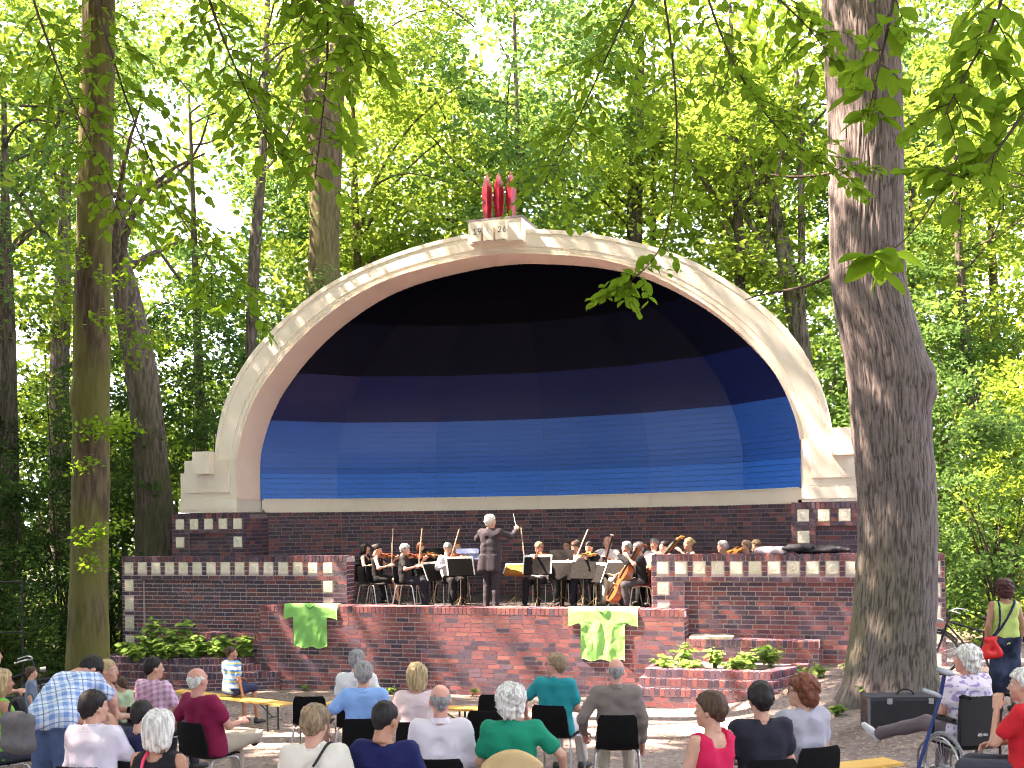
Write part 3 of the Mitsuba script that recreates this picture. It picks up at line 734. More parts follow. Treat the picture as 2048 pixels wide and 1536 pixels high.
# ---- trees of the wood behind, those with a trunk of their own in view first
forest_tree('forked_tree', 'thick forked trunk standing close behind the left half of the arch', 0, 0, 20, 0.5, at(640, -40, 31), (5.5, 5, 4), 150, 60, 0.17, 100, LEAF_FAR, BARK_MOSS,
            pts=[(*at(648, 1040, 30), 0.55), (*at(648, 560, 30), 0.44), (*at(650, 380, 30), 0.43), (*at(643, 200, 30), 0.50), (*at(618, 60, 30.2), 0.34), (*at(590, -160, 30.6), 0.2), (*at(570, -420, 31), 0.08)],
            extra=lambda mb: mb.tube(spline([at(655, 250, 30), at(676, 120, 30), at(700, -60, 29.6), at(740, -300, 29)], 14), np.linspace(0.36, 0.1, 14), 14))
part('forked_tree', 'ivy', leaf_cloud(np.array([at(a, b_, 29.5) for a, b_ in [(628, 575), (640, 560), (622, 590), (655, 550), (632, 600), (640, 585)]]), 0.3, 60, 0.10, 3, flat=0.4), LEAF_COOL)
forest_tree('slim_tree', 'slim dark trunk standing alone left of the forked tree', 0, 0, 18, 0.15, at(520, 60, 29), (3, 3, 4), 60, 50, 0.16, 110, LEAF_FAR, BARK_DARK,
            pts=[(*at(495, 1040, 29), 0.17), (*at(503, 650, 29), 0.15), (*at(512, 470, 29), 0.15), (*at(524, 330, 29), 0.11), (*at(530, 180, 29), 0.09), (*at(538, -40, 29), 0.05)])
forest_tree('leaning_tree', 'dark trunk leaning left in the shade left of the arch', 0, 0, 14, 0.45, at(240, 300, 25), (4, 3, 4), 70, 50, 0.15, 120, LEAF_COOL, BARK_DARK,
            pts=[(*at(318, 1160, 25), 0.5), (*at(305, 960, 25), 0.40), (*at(290, 800, 25), 0.36), (*at(265, 650, 25), 0.34), (*at(240, 520, 25), 0.22), (*at(205, 330, 25), 0.1)])
forest_tree('grey_tree', 'pale grey trunk standing in the wood left of the mossy tree', 0, 0, 16, 0.3, at(90, 250, 32), (4, 4, 4), 70, 50, 0.17, 130, LEAF_COOL, BARK,
            pts=[(*at(120, 1120, 31), 0.36), (*at(118, 900, 31), 0.27), (*at(120, 700, 31), 0.26), (*at(126, 560, 31), 0.22), (*at(132, 300, 31), 0.12), (*at(135, 100, 31), 0.06)])
forest_tree('edge_tree', 'dark slender trunk at the left edge of the picture', 0, 0, 14, 0.2, at(10, 350, 27), (3, 4, 4), 60, 50, 0.16, 140, LEAF_COOL, BARK_DARK,
            pts=[(*at(22, 1120, 27), 0.26), (*at(20, 900, 27), 0.2), (*at(16, 700, 27), 0.19), (*at(12, 500, 27), 0.14), (*at(8, 200, 27), 0.06)])
forest_tree('far_trunk_tree', 'dark straight trunk rising behind the crown of the arch on the right', 0, 0, 18, 0.2, at(1290, 120, 36), (4.5, 4, 4.5), 110, 60, 0.18, 150, LEAF_FAR, BARK_DARK,
            pts=[(*at(1272, 1020, 35), 0.3), (*at(1272, 600, 35), 0.24), (*at(1270, 380, 35), 0.24), (*at(1276, 250, 35), 0.2), (*at(1280, 0, 35), 0.1), (*at(1284, -200, 35), 0.05)])
forest_tree('twisted_tree', 'crooked bare boughed tree behind the right shoulder of the arch', 0, 0, 14, 0.3, at(1520, 230, 33), (4, 3, 4), 90, 55, 0.16, 160, LEAF_FAR, BARK,
            pts=[(*at(1600, 1020, 33), 0.35), (*at(1590, 620, 33), 0.27), (*at(1575, 540, 33), 0.26), (*at(1562, 470, 33), 0.22), (*at(1540, 380, 33), 0.14), (*at(1500, 250, 33), 0.06)],
            extra=lambda mb: (mb.tube(spline([at(1575, 570, 33), at(1520, 520, 33), at(1480, 490, 33), at(1440, 440, 33)], 10), np.linspace(0.16, 0.04, 10), 8), mb.tube(spline([at(1600, 900, 32.8), at(1603, 600, 32.8), at(1600, 300, 32.8), at(1590, 100, 32.8)], 10), np.linspace(0.16, 0.07, 10), 8)))
forest_tree('thin_right_tree', 'thin straight stem in the wood right of the big trunk', 0, 0, 13, 0.12, at(1930, 420, 28), (3, 3, 3.5), 70, 55, 0.16, 170, LEAF_FAR, BARK_DARK,
            pts=[(*at(1955, 1100, 28), 0.16), (*at(1940, 800, 28), 0.12), (*at(1925, 600, 28), 0.11), (*at(1915, 450, 28), 0.08), (*at(1905, 200, 28), 0.04)])
# ---- the rest of the wood: individual trees of one look
def where(x, y):
    px = PX + FPX * x / y
    for lim, t in ((60, 'at the left edge'), (300, 'between the left edge and the leaning trunk'), (480, 'above the left shoulder of the arch'), (720, 'about the forked trunk'), (930, 'above the left half of the arch'), (1120, 'behind the red finials'), (1350, 'just right of the red finials'), (1640, 'above the right half of the arch'), (1850, 'behind the big trunk'), (2000, 'right of the big trunk'), (9999, 'at the right edge')):
        if px < lim: return t
def ranked(spots):
    """For each spot its place in the picture and, where several share it, its rank by distance."""
    pl = [where(x, y) for x, y in spots]; out = []
    for (x, y), p in zip(spots, pl):
        same = sorted(b for (a, b), q in zip(spots, pl) if q == p)
        n = same.index(y)
        out.append(p if len(same) == 1 else f"{p}, {['nearest', 'second nearest', 'third nearest', 'fourth nearest', 'fifth nearest', 'sixth nearest'][n] if n < len(same) - 1 or len(same) < 2 else 'farthest'} one there")
    return out
WOOD = [(-21, 34), (-15.5, 40), (-10, 36), (-6.0, 43), (-2.0, 37), (2.0, 44), (4.5, 36), (8.5, 42), (12.5, 35), (17.5, 39), (22, 34), (-26, 44), (27, 46), (-18, 26), (19, 26), (14.5, 28.5), (-13.5, 29.5), (0.5, 34), (7.2, 33), (-4.5, 34)]
WOODL = ranked(WOOD)
for i_, (x, y) in enumerate(WOOD):
    r = np.random.default_rng(500 + i_)
    h = r.uniform(17, 22)
    low = r.uniform(5.5, 8.5)
    w_ = r.uniform(3.6, 5.0)
    # a clearing in the canopy left of the forked tree lets the sky through
    forest_tree('forest_tree', 'tall tree ' + WOODL[i_], x, y, h, r.uniform(0.14, 0.3), (x, y, (low + h + 2) / 2), (w_, w_, (h + 2 - low) / 2),
                int(235 * (w_ / 4.3) ** 2), 52, 0.215, 600 + 10 * i_, [LEAF_FAR, LEAF_FAR, LEAF_COOL][i_ % 3], [BARK_DARK, BARK_MOSS][i_ % 2], 'trees of the wood behind the bandstand', lean=(r.normal(0, 0.6), 0), gap=0.47)

# young trees filling the wood below the crowns
YOUNG = [(-17.5, 33), (-14, 36), (-11.5, 32), (-9, 39), (-19.5, 37), (-22, 30), (-13, 43), (-7, 32), (10.5, 33), (13.5, 31), (16, 35), (18.5, 31), (21, 37), (12, 39), (15.5, 43), (-17, 43), (9.5, 37), (6, 40), (-4, 40), (1, 40), (24, 41), (-24, 38)]
YOUNGL = ranked(YOUNG)
for i_, (x, y) in enumerate(YOUNG):
    r = np.random.default_rng(1500 + i_); h = r.uniform(7, 10.5)
    forest_tree('young_tree', 'low young tree ' + YOUNGL[i_], x, y, h, r.uniform(0.07, 0.12), (x, y, h * 0.56), (2.6, 2.4, h * 0.50), 120, 50, 0.195, 1600 + 10 * i_, [LEAF_FAR, LEAF_COOL, LEAF_FAR][i_ % 3], BARK_DARK, 'young trees between the tall trunks', lean=(r.normal(0, 0.4), 0), gap=0.42, spray=0.8, limb_n=5)

# ---- shrubs and understory
def shrub(name, label, x, y, rad, n, per, size, seed, leafm, group=None, z0=None, gap=0.42, spray=0.45, tilt=0.55):
    k = thing(name, label, 'shrub', group)
    z = float(ground_z(x, y)) if z0 is None else z0
    c = np.array([x, y, z + rad[2] * 0.9])
    mb = MB()
    r = np.random.default_rng(seed)
    for q_ in range(9):
        a = r.uniform(0, 2 * np.pi); e = c + np.array([math.cos(a) * rad[0], math.sin(a) * rad[1], r.uniform(0, 1) * rad[2]]) * r.uniform(0.4, 0.85)
        s_ = np.array([x + r.normal(0, 0.15), y + r.normal(0, 0.15), z - 0.05])
        mb.tube(spline([s_, (s_ + e) / 2 + [0, 0, 0.25], e], 6), np.linspace(0.035, 0.008, 6), 5, caps=False)
    part(k, 'stem', mb.done(), TWIG)
    cp = crown_points(n, c, rad, seed + 1, gap)
    cp[:, 2] = np.maximum(cp[:, 2], z + 0.08)
    part(k, 'foliage', leaf_cloud(cp, r.uniform(0.6, 1.3, n) * spray, per, size, seed + 2, tilt=tilt), leafm)
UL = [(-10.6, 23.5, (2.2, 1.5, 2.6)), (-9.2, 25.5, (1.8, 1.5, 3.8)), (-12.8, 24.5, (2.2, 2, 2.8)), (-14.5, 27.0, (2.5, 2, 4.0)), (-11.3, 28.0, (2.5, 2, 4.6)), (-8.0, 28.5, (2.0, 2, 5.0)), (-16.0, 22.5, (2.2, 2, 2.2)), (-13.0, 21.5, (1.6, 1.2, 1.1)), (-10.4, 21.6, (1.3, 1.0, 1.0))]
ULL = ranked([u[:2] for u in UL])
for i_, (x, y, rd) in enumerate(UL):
    shrub('shrub', 'dark shrub of the undergrowth ' + ULL[i_], x, y, rd, int(46 * rd[0] * rd[2] / 4 + 40), 60, 0.12, 900 + 7 * i_, LEAF_SHADE, 'undergrowth left of the bandstand')
UR = [(9.8, 22.0, (1.6, 1.4, 2.6)), (11.6, 23.5, (2.0, 1.5, 3.6)), (9.2, 25.5, (1.6, 1.6, 4.6)), (13.4, 26.0, (2.2, 1.6, 4.4)), (10.8, 28, (2.4, 1.6, 5.2)), (15.6, 24.5, (2.2, 1.6, 3.4)), (8.6, 29, (2.0, 1.6, 5.0))]
URL = ranked([u[:2] for u in UR])
for i_, (x, y, rd) in enumerate(UR):
    shrub('bush', 'bright bush of the undergrowth ' + URL[i_], x, y, rd, int(46 * rd[0] * rd[2] / 4 + 40), 60, 0.13, 1000 + 7 * i_, LEAF_FAR if i_ % 2 else LEAF_COOL, 'undergrowth right of the bandstand')
# low growth covering the floor of the wood
r = np.random.default_rng(77)
gp = []
while len(gp) < 2600:
    x, y = r.uniform(-30, 30), r.uniform(18.5, 48)
    s_, n_2 = (np.array([x, y, 0]) - ORG) @ S3, (np.array([x, y, 0]) - ORG) @ N3
    if abs(s_) < 8.5 and -3 < n_2 < 6: continue
    if x > 5 and y < 21: continue
    if -9 < x < 6 and y < 21: continue
    gp.append((x, y, float(ground_z(x, y)) + r.uniform(0.05, 0.45)))
single('ground_cover', leaf_cloud(np.array(gp), 0.42, 26, 0.11, 78, tilt=0.5), LEAF_FAR, 'low leafy growth covering the floor of the wood around the bandstand', kind='stuff')
# the far wood, a mass in which no tree can be told from the next
r = np.random.default_rng(88)
fp = np.stack([r.uniform(-48, 48, 5200), r.uniform(48, 66, 5200), 27 * r.uniform(0, 1, 5200) ** 1.25], -1)
fp = clearing(fp[meshkit.fbm(fp * 0.25, 2, 4) > 0.40 + 0.007 * np.maximum(fp[:, 2] - 8, 0)])
single('far_wood', leaf_cloud(fp, 1.3, 36, 0.42, 89, tilt=0.6), LEAF_FAR, 'far off wood closing the view between the trunks', kind='stuff')

# ---- the canopy over the audience, left of the picture and behind the camera: unseen crowns placed for their shade, carved for chosen sun spots
CANOPY = [(-10.5, 13), (-7.6, 9.5, -4.2, 9.3, 13.6), (-7.2, 5.5, -3.4, 4.8, 13.2), (-9.6, 15.2, -6.0, 14.2, 15.2), (-6.0, 1.5, -1.0, 6.8, 13.6), (7.8, 10.5), (-13.5, 21.5), (0.5, -1.5), (-15, 8), (-14.5, 17.2), (-20, 13), (-19.5, 23.2), (-23, 7), (-25, 17), (-7.5, 3.5), (-12, 0), (2.5, -4), (-4, -7), (9.5, 2), (10.5, 10), (-30, 12), (-18, 0)]
for i_, (x, y, *cen) in enumerate(CANOPY):
    r = np.random.default_rng(300 + i_)
    k = thing('shade_tree', 'tall unseen tree of the surrounding wood placed to shade the audience', 'tree', 'trees around the audience')
    h = r.uniform(21, 24)
    z0 = float(ground_z(x, y)) - 0.1
    cc_, cr_ = ((x, y, 15.5), (5.2, 5.2, 6.5)) if not cen else (tuple(cen), (5.6, 5.0, 3.9))
    mb = MB().add(*trunk_mesh([(x, y, z0), (x + r.normal(0, .2), y, z0 + 9), (x + r.normal(0, .4), y, h - 2)], [0.42, 0.33, 0.06], 16, 24, 0.08, i_, flare=0.3))
    limbs(mb, (x, y, 9), (x, y, h - 2), cc_, cr_, 12, 0.1, i_)
    part(k, 'trunk', mb.done(), BARK_MOSS, True)
    cp = lit_gaps(crown_points(300, cc_, cr_, 320 + i_, 0.36), 0.75)
    v, f = leaf_cloud(cp, 1.0, 24, 0.31, 340 + i_, tilt=0.5)
    part(k, 'crown', (v, f), LEAF_FAR)

r = np.random.default_rng(99)
th_ = r.uniform(math.radians(168), math.radians(372), 1700)
ring_ = np.stack([42 * np.cos(th_), 10 + 42 * np.sin(th_), 22 * r.uniform(0, 1, 1700) ** 1.2], -1) + r.normal(0, 3, (1700, 3)) * [1, 1, 0]
single('surrounding_wood', leaf_cloud(ring_, 1.9, 36, 0.75, 98, tilt=0.6), LEAF_COOL, 'mass of the wood around and behind the audience', kind='stuff')

# ---- boughs hanging into the picture from the trees overhead: each larger leaf is a part
def leaf_mesh(droop, fold):
    ys = np.array([0, 0.12, 0.32, 0.55, 0.78, 0.92, 1.0]); ws = np.array([0.0, 0.16, 0.29, 0.31, 0.20, 0.08, 0.0])
    v = []
    for y, w_ in zip(ys, ws):
        z = -droop * y * y
        v += [[-w_, y, z + fold * w_], [0, y, z], [w_, y, z + fold * w_]]
    f = []
    for a in range(len(ys) - 1):
        b_ = a * 3
        f += [[b_, b_ + 1, b_ + 4, b_ + 3], [b_ + 1, b_ + 2, b_ + 5, b_ + 4]]
    return np.array(v), np.array(f)
LEAFM = [leaf_mesh(0.15, 0.25), leaf_mesh(0.3, 0.12), leaf_mesh(0.05, 0.4), leaf_mesh(0.22, -0.1)]
LEAFP = [mikit.ply(m, LEAF_NEAR, smooth=True) for m in LEAFM]
def hanging_bough(label, ctrl, ntw, leaf, seed, spread=0.45, r0=0.0075, keep=260, start=0.1, per=9, down=0.35, end_cluster=0):
    k = thing('overhanging_bough', label, 'branch', 'boughs hanging in from above')
    r = np.random.default_rng(seed)
    main = spline([at(*c) for c in ctrl], 40)
    mb = MB().tube(main, np.linspace(r0, r0 * 0.25, 40), 6)
    spots = []
    ts = list(np.linspace(start, 0.98, ntw)) + [0.9 + 0.1 * r.random() for _ in range(end_cluster)]
    for q_, t in enumerate(ts):
        i = min(int(t * 39), 38)
        b0 = main[i]; tg = unit(main[i + 1] - main[i])
        side = np.array([1 if q_ % 2 else -1, 0, 0]) * (1 - abs(tg[0]) * 0.4) + tg * 0.55 + np.array([0, r.normal(0, 0.7), -down * r.random()]) 
        d = unit(side + r.normal(0, 0.22, 3))
        L = spread * r.uniform(0.5, 1.15) * (1 - 0.35 * t)
        tw = spline([b0, b0 + d * L * 0.5 + [0, 0, 0.02], b0 + d * L + [0, 0, -0.12 * L]], 7)
        mb.tube(tw, np.linspace(r0 * 0.35, r0 * 0.12, 7), 4)
        for m_ in range(per):
            u = (m_ + 0.7) / per
            p = tw[min(int(u * 6), 5)] * (1 - (u * 6) % 1) + tw[min(int(u * 6) + 1, 6)] * ((u * 6) % 1) if u < 1 else tw[-1]
            sd = unit(np.cross(d, [0, 0, 1.0])) * (1 if m_ % 2 else -1)
            ld = unit(d * 0.7 + sd * 0.8 + r.normal(0, 0.25, 3) + [0, 0, -0.25])
            nn = np.array([0, 0, 1.0]) + r.normal(0, 0.42, 3) + [0, -0.35, 0]; nn = unit(nn - ld * (nn @ ld))
            s_ = leaf * r.uniform(0.6, 1.25)
            spots.append(frame(p, np.cross(ld, nn) * s_, ld * s_, nn * s_))
    part(k, 'stem', mb.done(), TWIG)
    r.shuffle(spots)
    for q_, M in enumerate(spots[:keep]): placed(k, 'leaf', LEAFP[q_ % 4], M)
    if len(spots) > keep:
        rest = MB()
        for q_, M in enumerate(spots[keep:]): rest.add(xf(LEAFM[q_ % 4][0], M), LEAFM[q_ % 4][1])
        part(k, 'foliage', rest.done(), LEAF_NEAR, True, kind='stuff')
hanging_bough('long leafy bough drooping across the mossy tree in the upper left', [(170, -60, 6), (240, 160, 6), (330, 380, 6.1), (420, 520, 6.2), (500, 640, 6.3)], 54, 0.068, 1, 0.50, per=9)
hanging_bough('leafy bough hanging at the far left in front of the mossy tree', [(50, -60, 5.6), (110, 120, 5.7), (200, 330, 5.8), (250, 450, 5.9)], 26, 0.066, 2, 0.42)
hanging_bough('dark bough hanging against the bright gap in the wood', [(400, -70, 5), (440, 60, 5.1), (500, 200, 5.2), (545, 310, 5.2)], 32, 0.062, 3, 0.36)
hanging_bough('bough hanging in front of the forked trunk', [(640, -60, 5), (655, 100, 5), (645, 230, 5.1), (630, 360, 5.2)], 26, 0.068, 4, 0.30)
hanging_bough('short bough at the top edge right of the forked trunk', [(540, -70, 4.8), (620, -10, 4.8), (700, 60, 4.8), (735, 140, 4.9)], 20, 0.068, 5, 0.28)
hanging_bough('bough slanting down left towards the red finials', [(1300, -60, 6.5), (1215, 110, 6.6), (1150, 250, 6.8), (1085, 370, 7)], 38, 0.072, 6, 0.52)
hanging_bough('long thin bough whose leafy tip hangs over the top right of the arch', [(1320, -60, 6), (1352, 200, 6), (1345, 400, 6), (1318, 500, 6.1), (1270, 555, 6.15), (1215, 585, 6.2)], 16, 0.07, 7, 0.26, start=0.3, end_cluster=12, per=8)
hanging_bough('bough reaching right across the wood to the big trunk', [(1400, -60, 6), (1470, 130, 6), (1560, 260, 6.1), (1650, 330, 6.2), (1715, 375, 6.2)], 44, 0.072, 8, 0.5)
hanging_bough('bough at the top edge left of the big trunk', [(1500, -70, 5.2), (1560, 0, 5.2), (1620, 60, 5.2), (1660, 120, 5.2)], 20, 0.07, 9, 0.34)
hanging_bough('large leaved bough hanging in front of the upper part of the big trunk', [(1800, -70, 4), (1775, 60, 4), (1750, 170, 4), (1735, 240, 4)], 9, 0.095, 10, 0.16, per=6)
hanging_bough('dark large leaved bough in the top right corner', [(2010, -70, 4), (1980, 60, 4), (1930, 150, 4), (1890, 230, 4)], 18, 0.085, 11, 0.30, per=7)
hanging_bough('dark bough entering from the right edge below the corner', [(2110, 170, 4), (2010, 280, 4), (1930, 350, 4), (1870, 330, 4)], 14, 0.085, 12, 0.24, per=7)
hanging_bough('sunlit sprig of bright leaves in front of the middle of the big trunk', [(1925, 300, 5), (1850, 430, 5), (1790, 495, 5), (1735, 520, 5)], 7, 0.17, 13, 0.11, start=0.8, per=2, r0=0.006)

# ------------------------------------------------------------------ people: bodies and clothes as smooth-blended surfaces
class Field:
    """A distance field on a grid, to which tapered limbs and ellipsoids are blended; mesh() draws its zero surface."""
    def __init__(s, lo, hi, h):
        s.lo, s.h = np.asarray(lo, float), h
        s.n = np.maximum(np.ceil((np.asarray(hi, float) - s.lo) / h).astype(int) + 1, 3)
        s.D = np.full(s.n, 0.12, np.float32)
        s.ax = [s.lo[i] + h * np.arange(s.n[i]) for i in range(3)]
    def sub(s, a, b):
        i0 = np.clip(np.floor((np.asarray(a) - s.lo) / s.h).astype(int), 0, s.n - 1)
        i1 = np.clip(np.ceil((np.asarray(b) - s.lo) / s.h).astype(int) + 1, i0 + 1, s.n)
        sl = tuple(slice(x, y) for x, y in zip(i0, i1))
        return sl, np.stack(np.meshgrid(*[s.ax[i][sl[i]] for i in range(3)], indexing='ij'), -1)
    @staticmethod
    def smin(a, b, k):
        h = np.maximum(k - np.abs(a - b), 0) / k
        return np.minimum(a, b) - h * h * k * 0.25
    def cap_d(s, P, p0, p1, r0, r1):
        d = p1 - p0
        t = np.clip(((P - p0) @ d) / max(d @ d, 1e-9), 0, 1)
        return np.linalg.norm(P - p0 - t[..., None] * d, axis=-1) - (r0 + (r1 - r0) * t)
    def cap(s, p0, p1, r0, r1=None, k=0.04):
        p0, p1 = np.asarray(p0, float), np.asarray(p1, float)
        r1 = r0 if r1 is None else r1
        m = max(r0, r1) + 0.09
        sl, P = s.sub(np.minimum(p0, p1) - m, np.maximum(p0, p1) + m)
        s.D[sl] = s.smin(s.D[sl], s.cap_d(P, p0, p1, r0, r1), k)
        return s
    def ell_d(s, P, c, r, R=None):
        q = P - c
        if R is not None: q = q @ R
        r = np.asarray(r, float)
        k0 = np.linalg.norm(q / r, axis=-1); k1 = np.linalg.norm(q / (r * r), axis=-1)
        return k0 * (k0 - 1) / np.maximum(k1, 1e-6)
    def ell(s, c, r, R=None, k=0.03):
        c = np.asarray(c, float); m = max(r) + 0.09
        sl, P = s.sub(c - m, c + m)
        s.D[sl] = s.smin(s.D[sl], s.ell_d(P, c, r, R), k)
        return s
    def cut_cap(s, p0, p1, r0, r1=None, k=0.01):
        p0, p1 = np.asarray(p0, float), np.asarray(p1, float)
        m = max(r0, r1 or r0) + 0.05
        sl, P = s.sub(np.minimum(p0, p1) - m, np.maximum(p0, p1) + m)
        s.D[sl] = -s.smin(-s.D[sl], s.cap_d(P, p0, p1, r0, r1 or r0), k)
        return s
    def cut(s, fn):
        P = np.stack(np.meshgrid(*s.ax, indexing='ij'), -1)
        s.D = np.maximum(s.D, fn(P).astype(np.float32))
        return s
    def ripple(s, amp, freq, seed=0, octaves=2):
        near = np.abs(s.D) < 0.05
        P = np.stack(np.meshgrid(*s.ax, indexing='ij'), -1)[near]
        s.D[near] += amp * 2 * (meshkit.fbm(P * np.asarray(freq, float), octaves, seed) - 0.5)
        return s
    def mesh(s):
        D = s.D.copy()
        for a in range(3):                                  # close the surface at the box
            for e in (0, -1):
                ix = [slice(None)] * 3; ix[a] = e
                D[tuple(ix)] = np.maximum(D[tuple(ix)], 1e-3)
        ins = D < 0
        n = np.array(D.shape) - 1
        cs = [ins[i:i + n[0], j:j + n[1], k:k + n[2]] for i in (0, 1) for j in (0, 1) for k in (0, 1)]
        cnt = sum(c.astype(np.int8) for c in cs)
        cells = np.argwhere((cnt > 0) & (cnt < 8))
        vid = np.full(n, -1); vid[tuple(cells.T)] = np.arange(len(cells))
        acc = np.zeros((len(cells), 3)); num = np.zeros(len(cells))
        cor = np.array([(i, j, k) for i in (0, 1) for j in (0, 1) for k in (0, 1)])
        val = [D[tuple((cells + c).T)] for c in cor]
        for a in range(8):
            for b in range(a + 1, 8):
                if np.abs(cor[a] - cor[b]).sum() != 1: continue
                x = (val[a] < 0) != (val[b] < 0)
                t = np.where(x, val[a] / np.where(val[a] == val[b], 1, val[a] - val[b]), 0)
                acc += x[:, None] * (cor[a] + t[:, None] * (cor[b] - cor[a])); num += x
        v = s.lo + s.h * (cells + acc / num[:, None])
        faces = []
        for a in range(3):
            b, c = (a + 1) % 3, (a + 2) % 3
            lo_, hi_ = [slice(None)] * 3, [slice(None)] * 3
            lo_[a], hi_[a] = slice(0, -1), slice(1, None)
            ch = ins[tuple(lo_)] != ins[tuple(hi_)]
            e = np.argwhere(ch)
            e = e[(e[:, b] > 0) & (e[:, c] > 0) & (e[:, b] < n[b]) & (e[:, c] < n[c])]
            ub, uc = np.eye(3, dtype=int)[b], np.eye(3, dtype=int)[c]
            q = np.stack([vid[tuple((e - ub - uc).T)], vid[tuple((e - uc).T)], vid[tuple(e.T)], vid[tuple((e - ub).T)]], -1)
            fl = ~ins[tuple(e.T)]
            q[fl] = q[fl][:, ::-1]
            faces.append(q)
        q = np.vstack(faces)
        return v, np.vstack([q[:, [0, 1, 2]], q[:, [0, 2, 3]]])

def hand_mesh(curl, spread=0.25):
    """A right hand: y towards the fingertips, z the back of the hand, x towards the thumb is negative."""
    F = Field((-0.075, -0.03, -0.10), (0.065, 0.21, 0.045), 0.009)
    for x in (-0.028, -0.010, 0.010, 0.028): F.cap((x * 0.75, 0.0, 0), (x, 0.085, 0), 0.016, 0.0125, 0.012)
    for x, L in ((-0.030, 0.072), (-0.0105, 0.082), (0.010, 0.076), (0.029, 0.060)):
        p, a = np.array([x, 0.088, 0]), 0.15 + 0.3 * curl
        for s_ in (0.45, 0.32, 0.23):
            q = p + L * s_ * np.array([x * spread * 3 * (1 - curl), math.cos(a), -math.sin(a)])
            F.cap(p, q, 0.0092 - 0.001 * (s_ < 0.4), 0.0085 - 0.001 * (s_ < 0.3), 0.004); p = q; a += 0.25 + 1.05 * curl
    p = np.array([-0.022, 0.018, -0.008]); q = np.array([-0.05, 0.055, -0.022]); F.cap(p, q, 0.015, 0.011, 0.012)
    q2 = q + [0.004 + 0.012 * curl, 0.034, -0.014 - 0.012 * curl]; F.cap(q, q2, 0.0105, 0.0085, 0.004)
    return F.mesh()
HANDS = {n: hand_mesh(c) for n, c in (('open', 0.15), ('relaxed', 0.45), ('grip', 0.95))}

def head_mesh(h=0.0122):
    F = Field((-0.11, -0.13, -0.16), (0.11, 0.14, 0.14), h)
    F.ell((0, -0.012, 0.035), (0.074, 0.094, 0.083)).ell((0, 0.028, -0.04), (0.058, 0.064, 0.076), k=0.04)
    F.ell((0, 0.07, -0.098), (0.024, 0.02, 0.02), k=0.03).cap((0, 0.088, 0.008), (0, 0.108, -0.028), 0.008, 0.0125, 0.012)
    F.cap((-0.014, 0.094, -0.030), (0.014, 0.094, -0.030), 0.009, k=0.008).cap((-0.018, 0.086, -0.066), (0.018, 0.086, -0.066), 0.009, k=0.008)
    F.cap((-0.05, 0.068, 0.026), (0.05, 0.068, 0.026), 0.012, k=0.02)
    for s_ in (-1, 1):
        F.ell((s_ * 0.042, 0.06, -0.03), (0.02, 0.02, 0.02), k=0.02)
        F.cut_cap((s_ * 0.031, 0.098, 0.006), (s_ * 0.031, 0.10, 0.006), 0.014, k=0.014)
        F.ell((s_ * 0.077, -0.004, -0.012), (0.010, 0.021, 0.033), k=0.008)
    F.cap((0, -0.012, -0.06), (0, -0.025, -0.15), 0.052, 0.054, 0.03)
    return F.mesh()
HEAD = head_mesh()

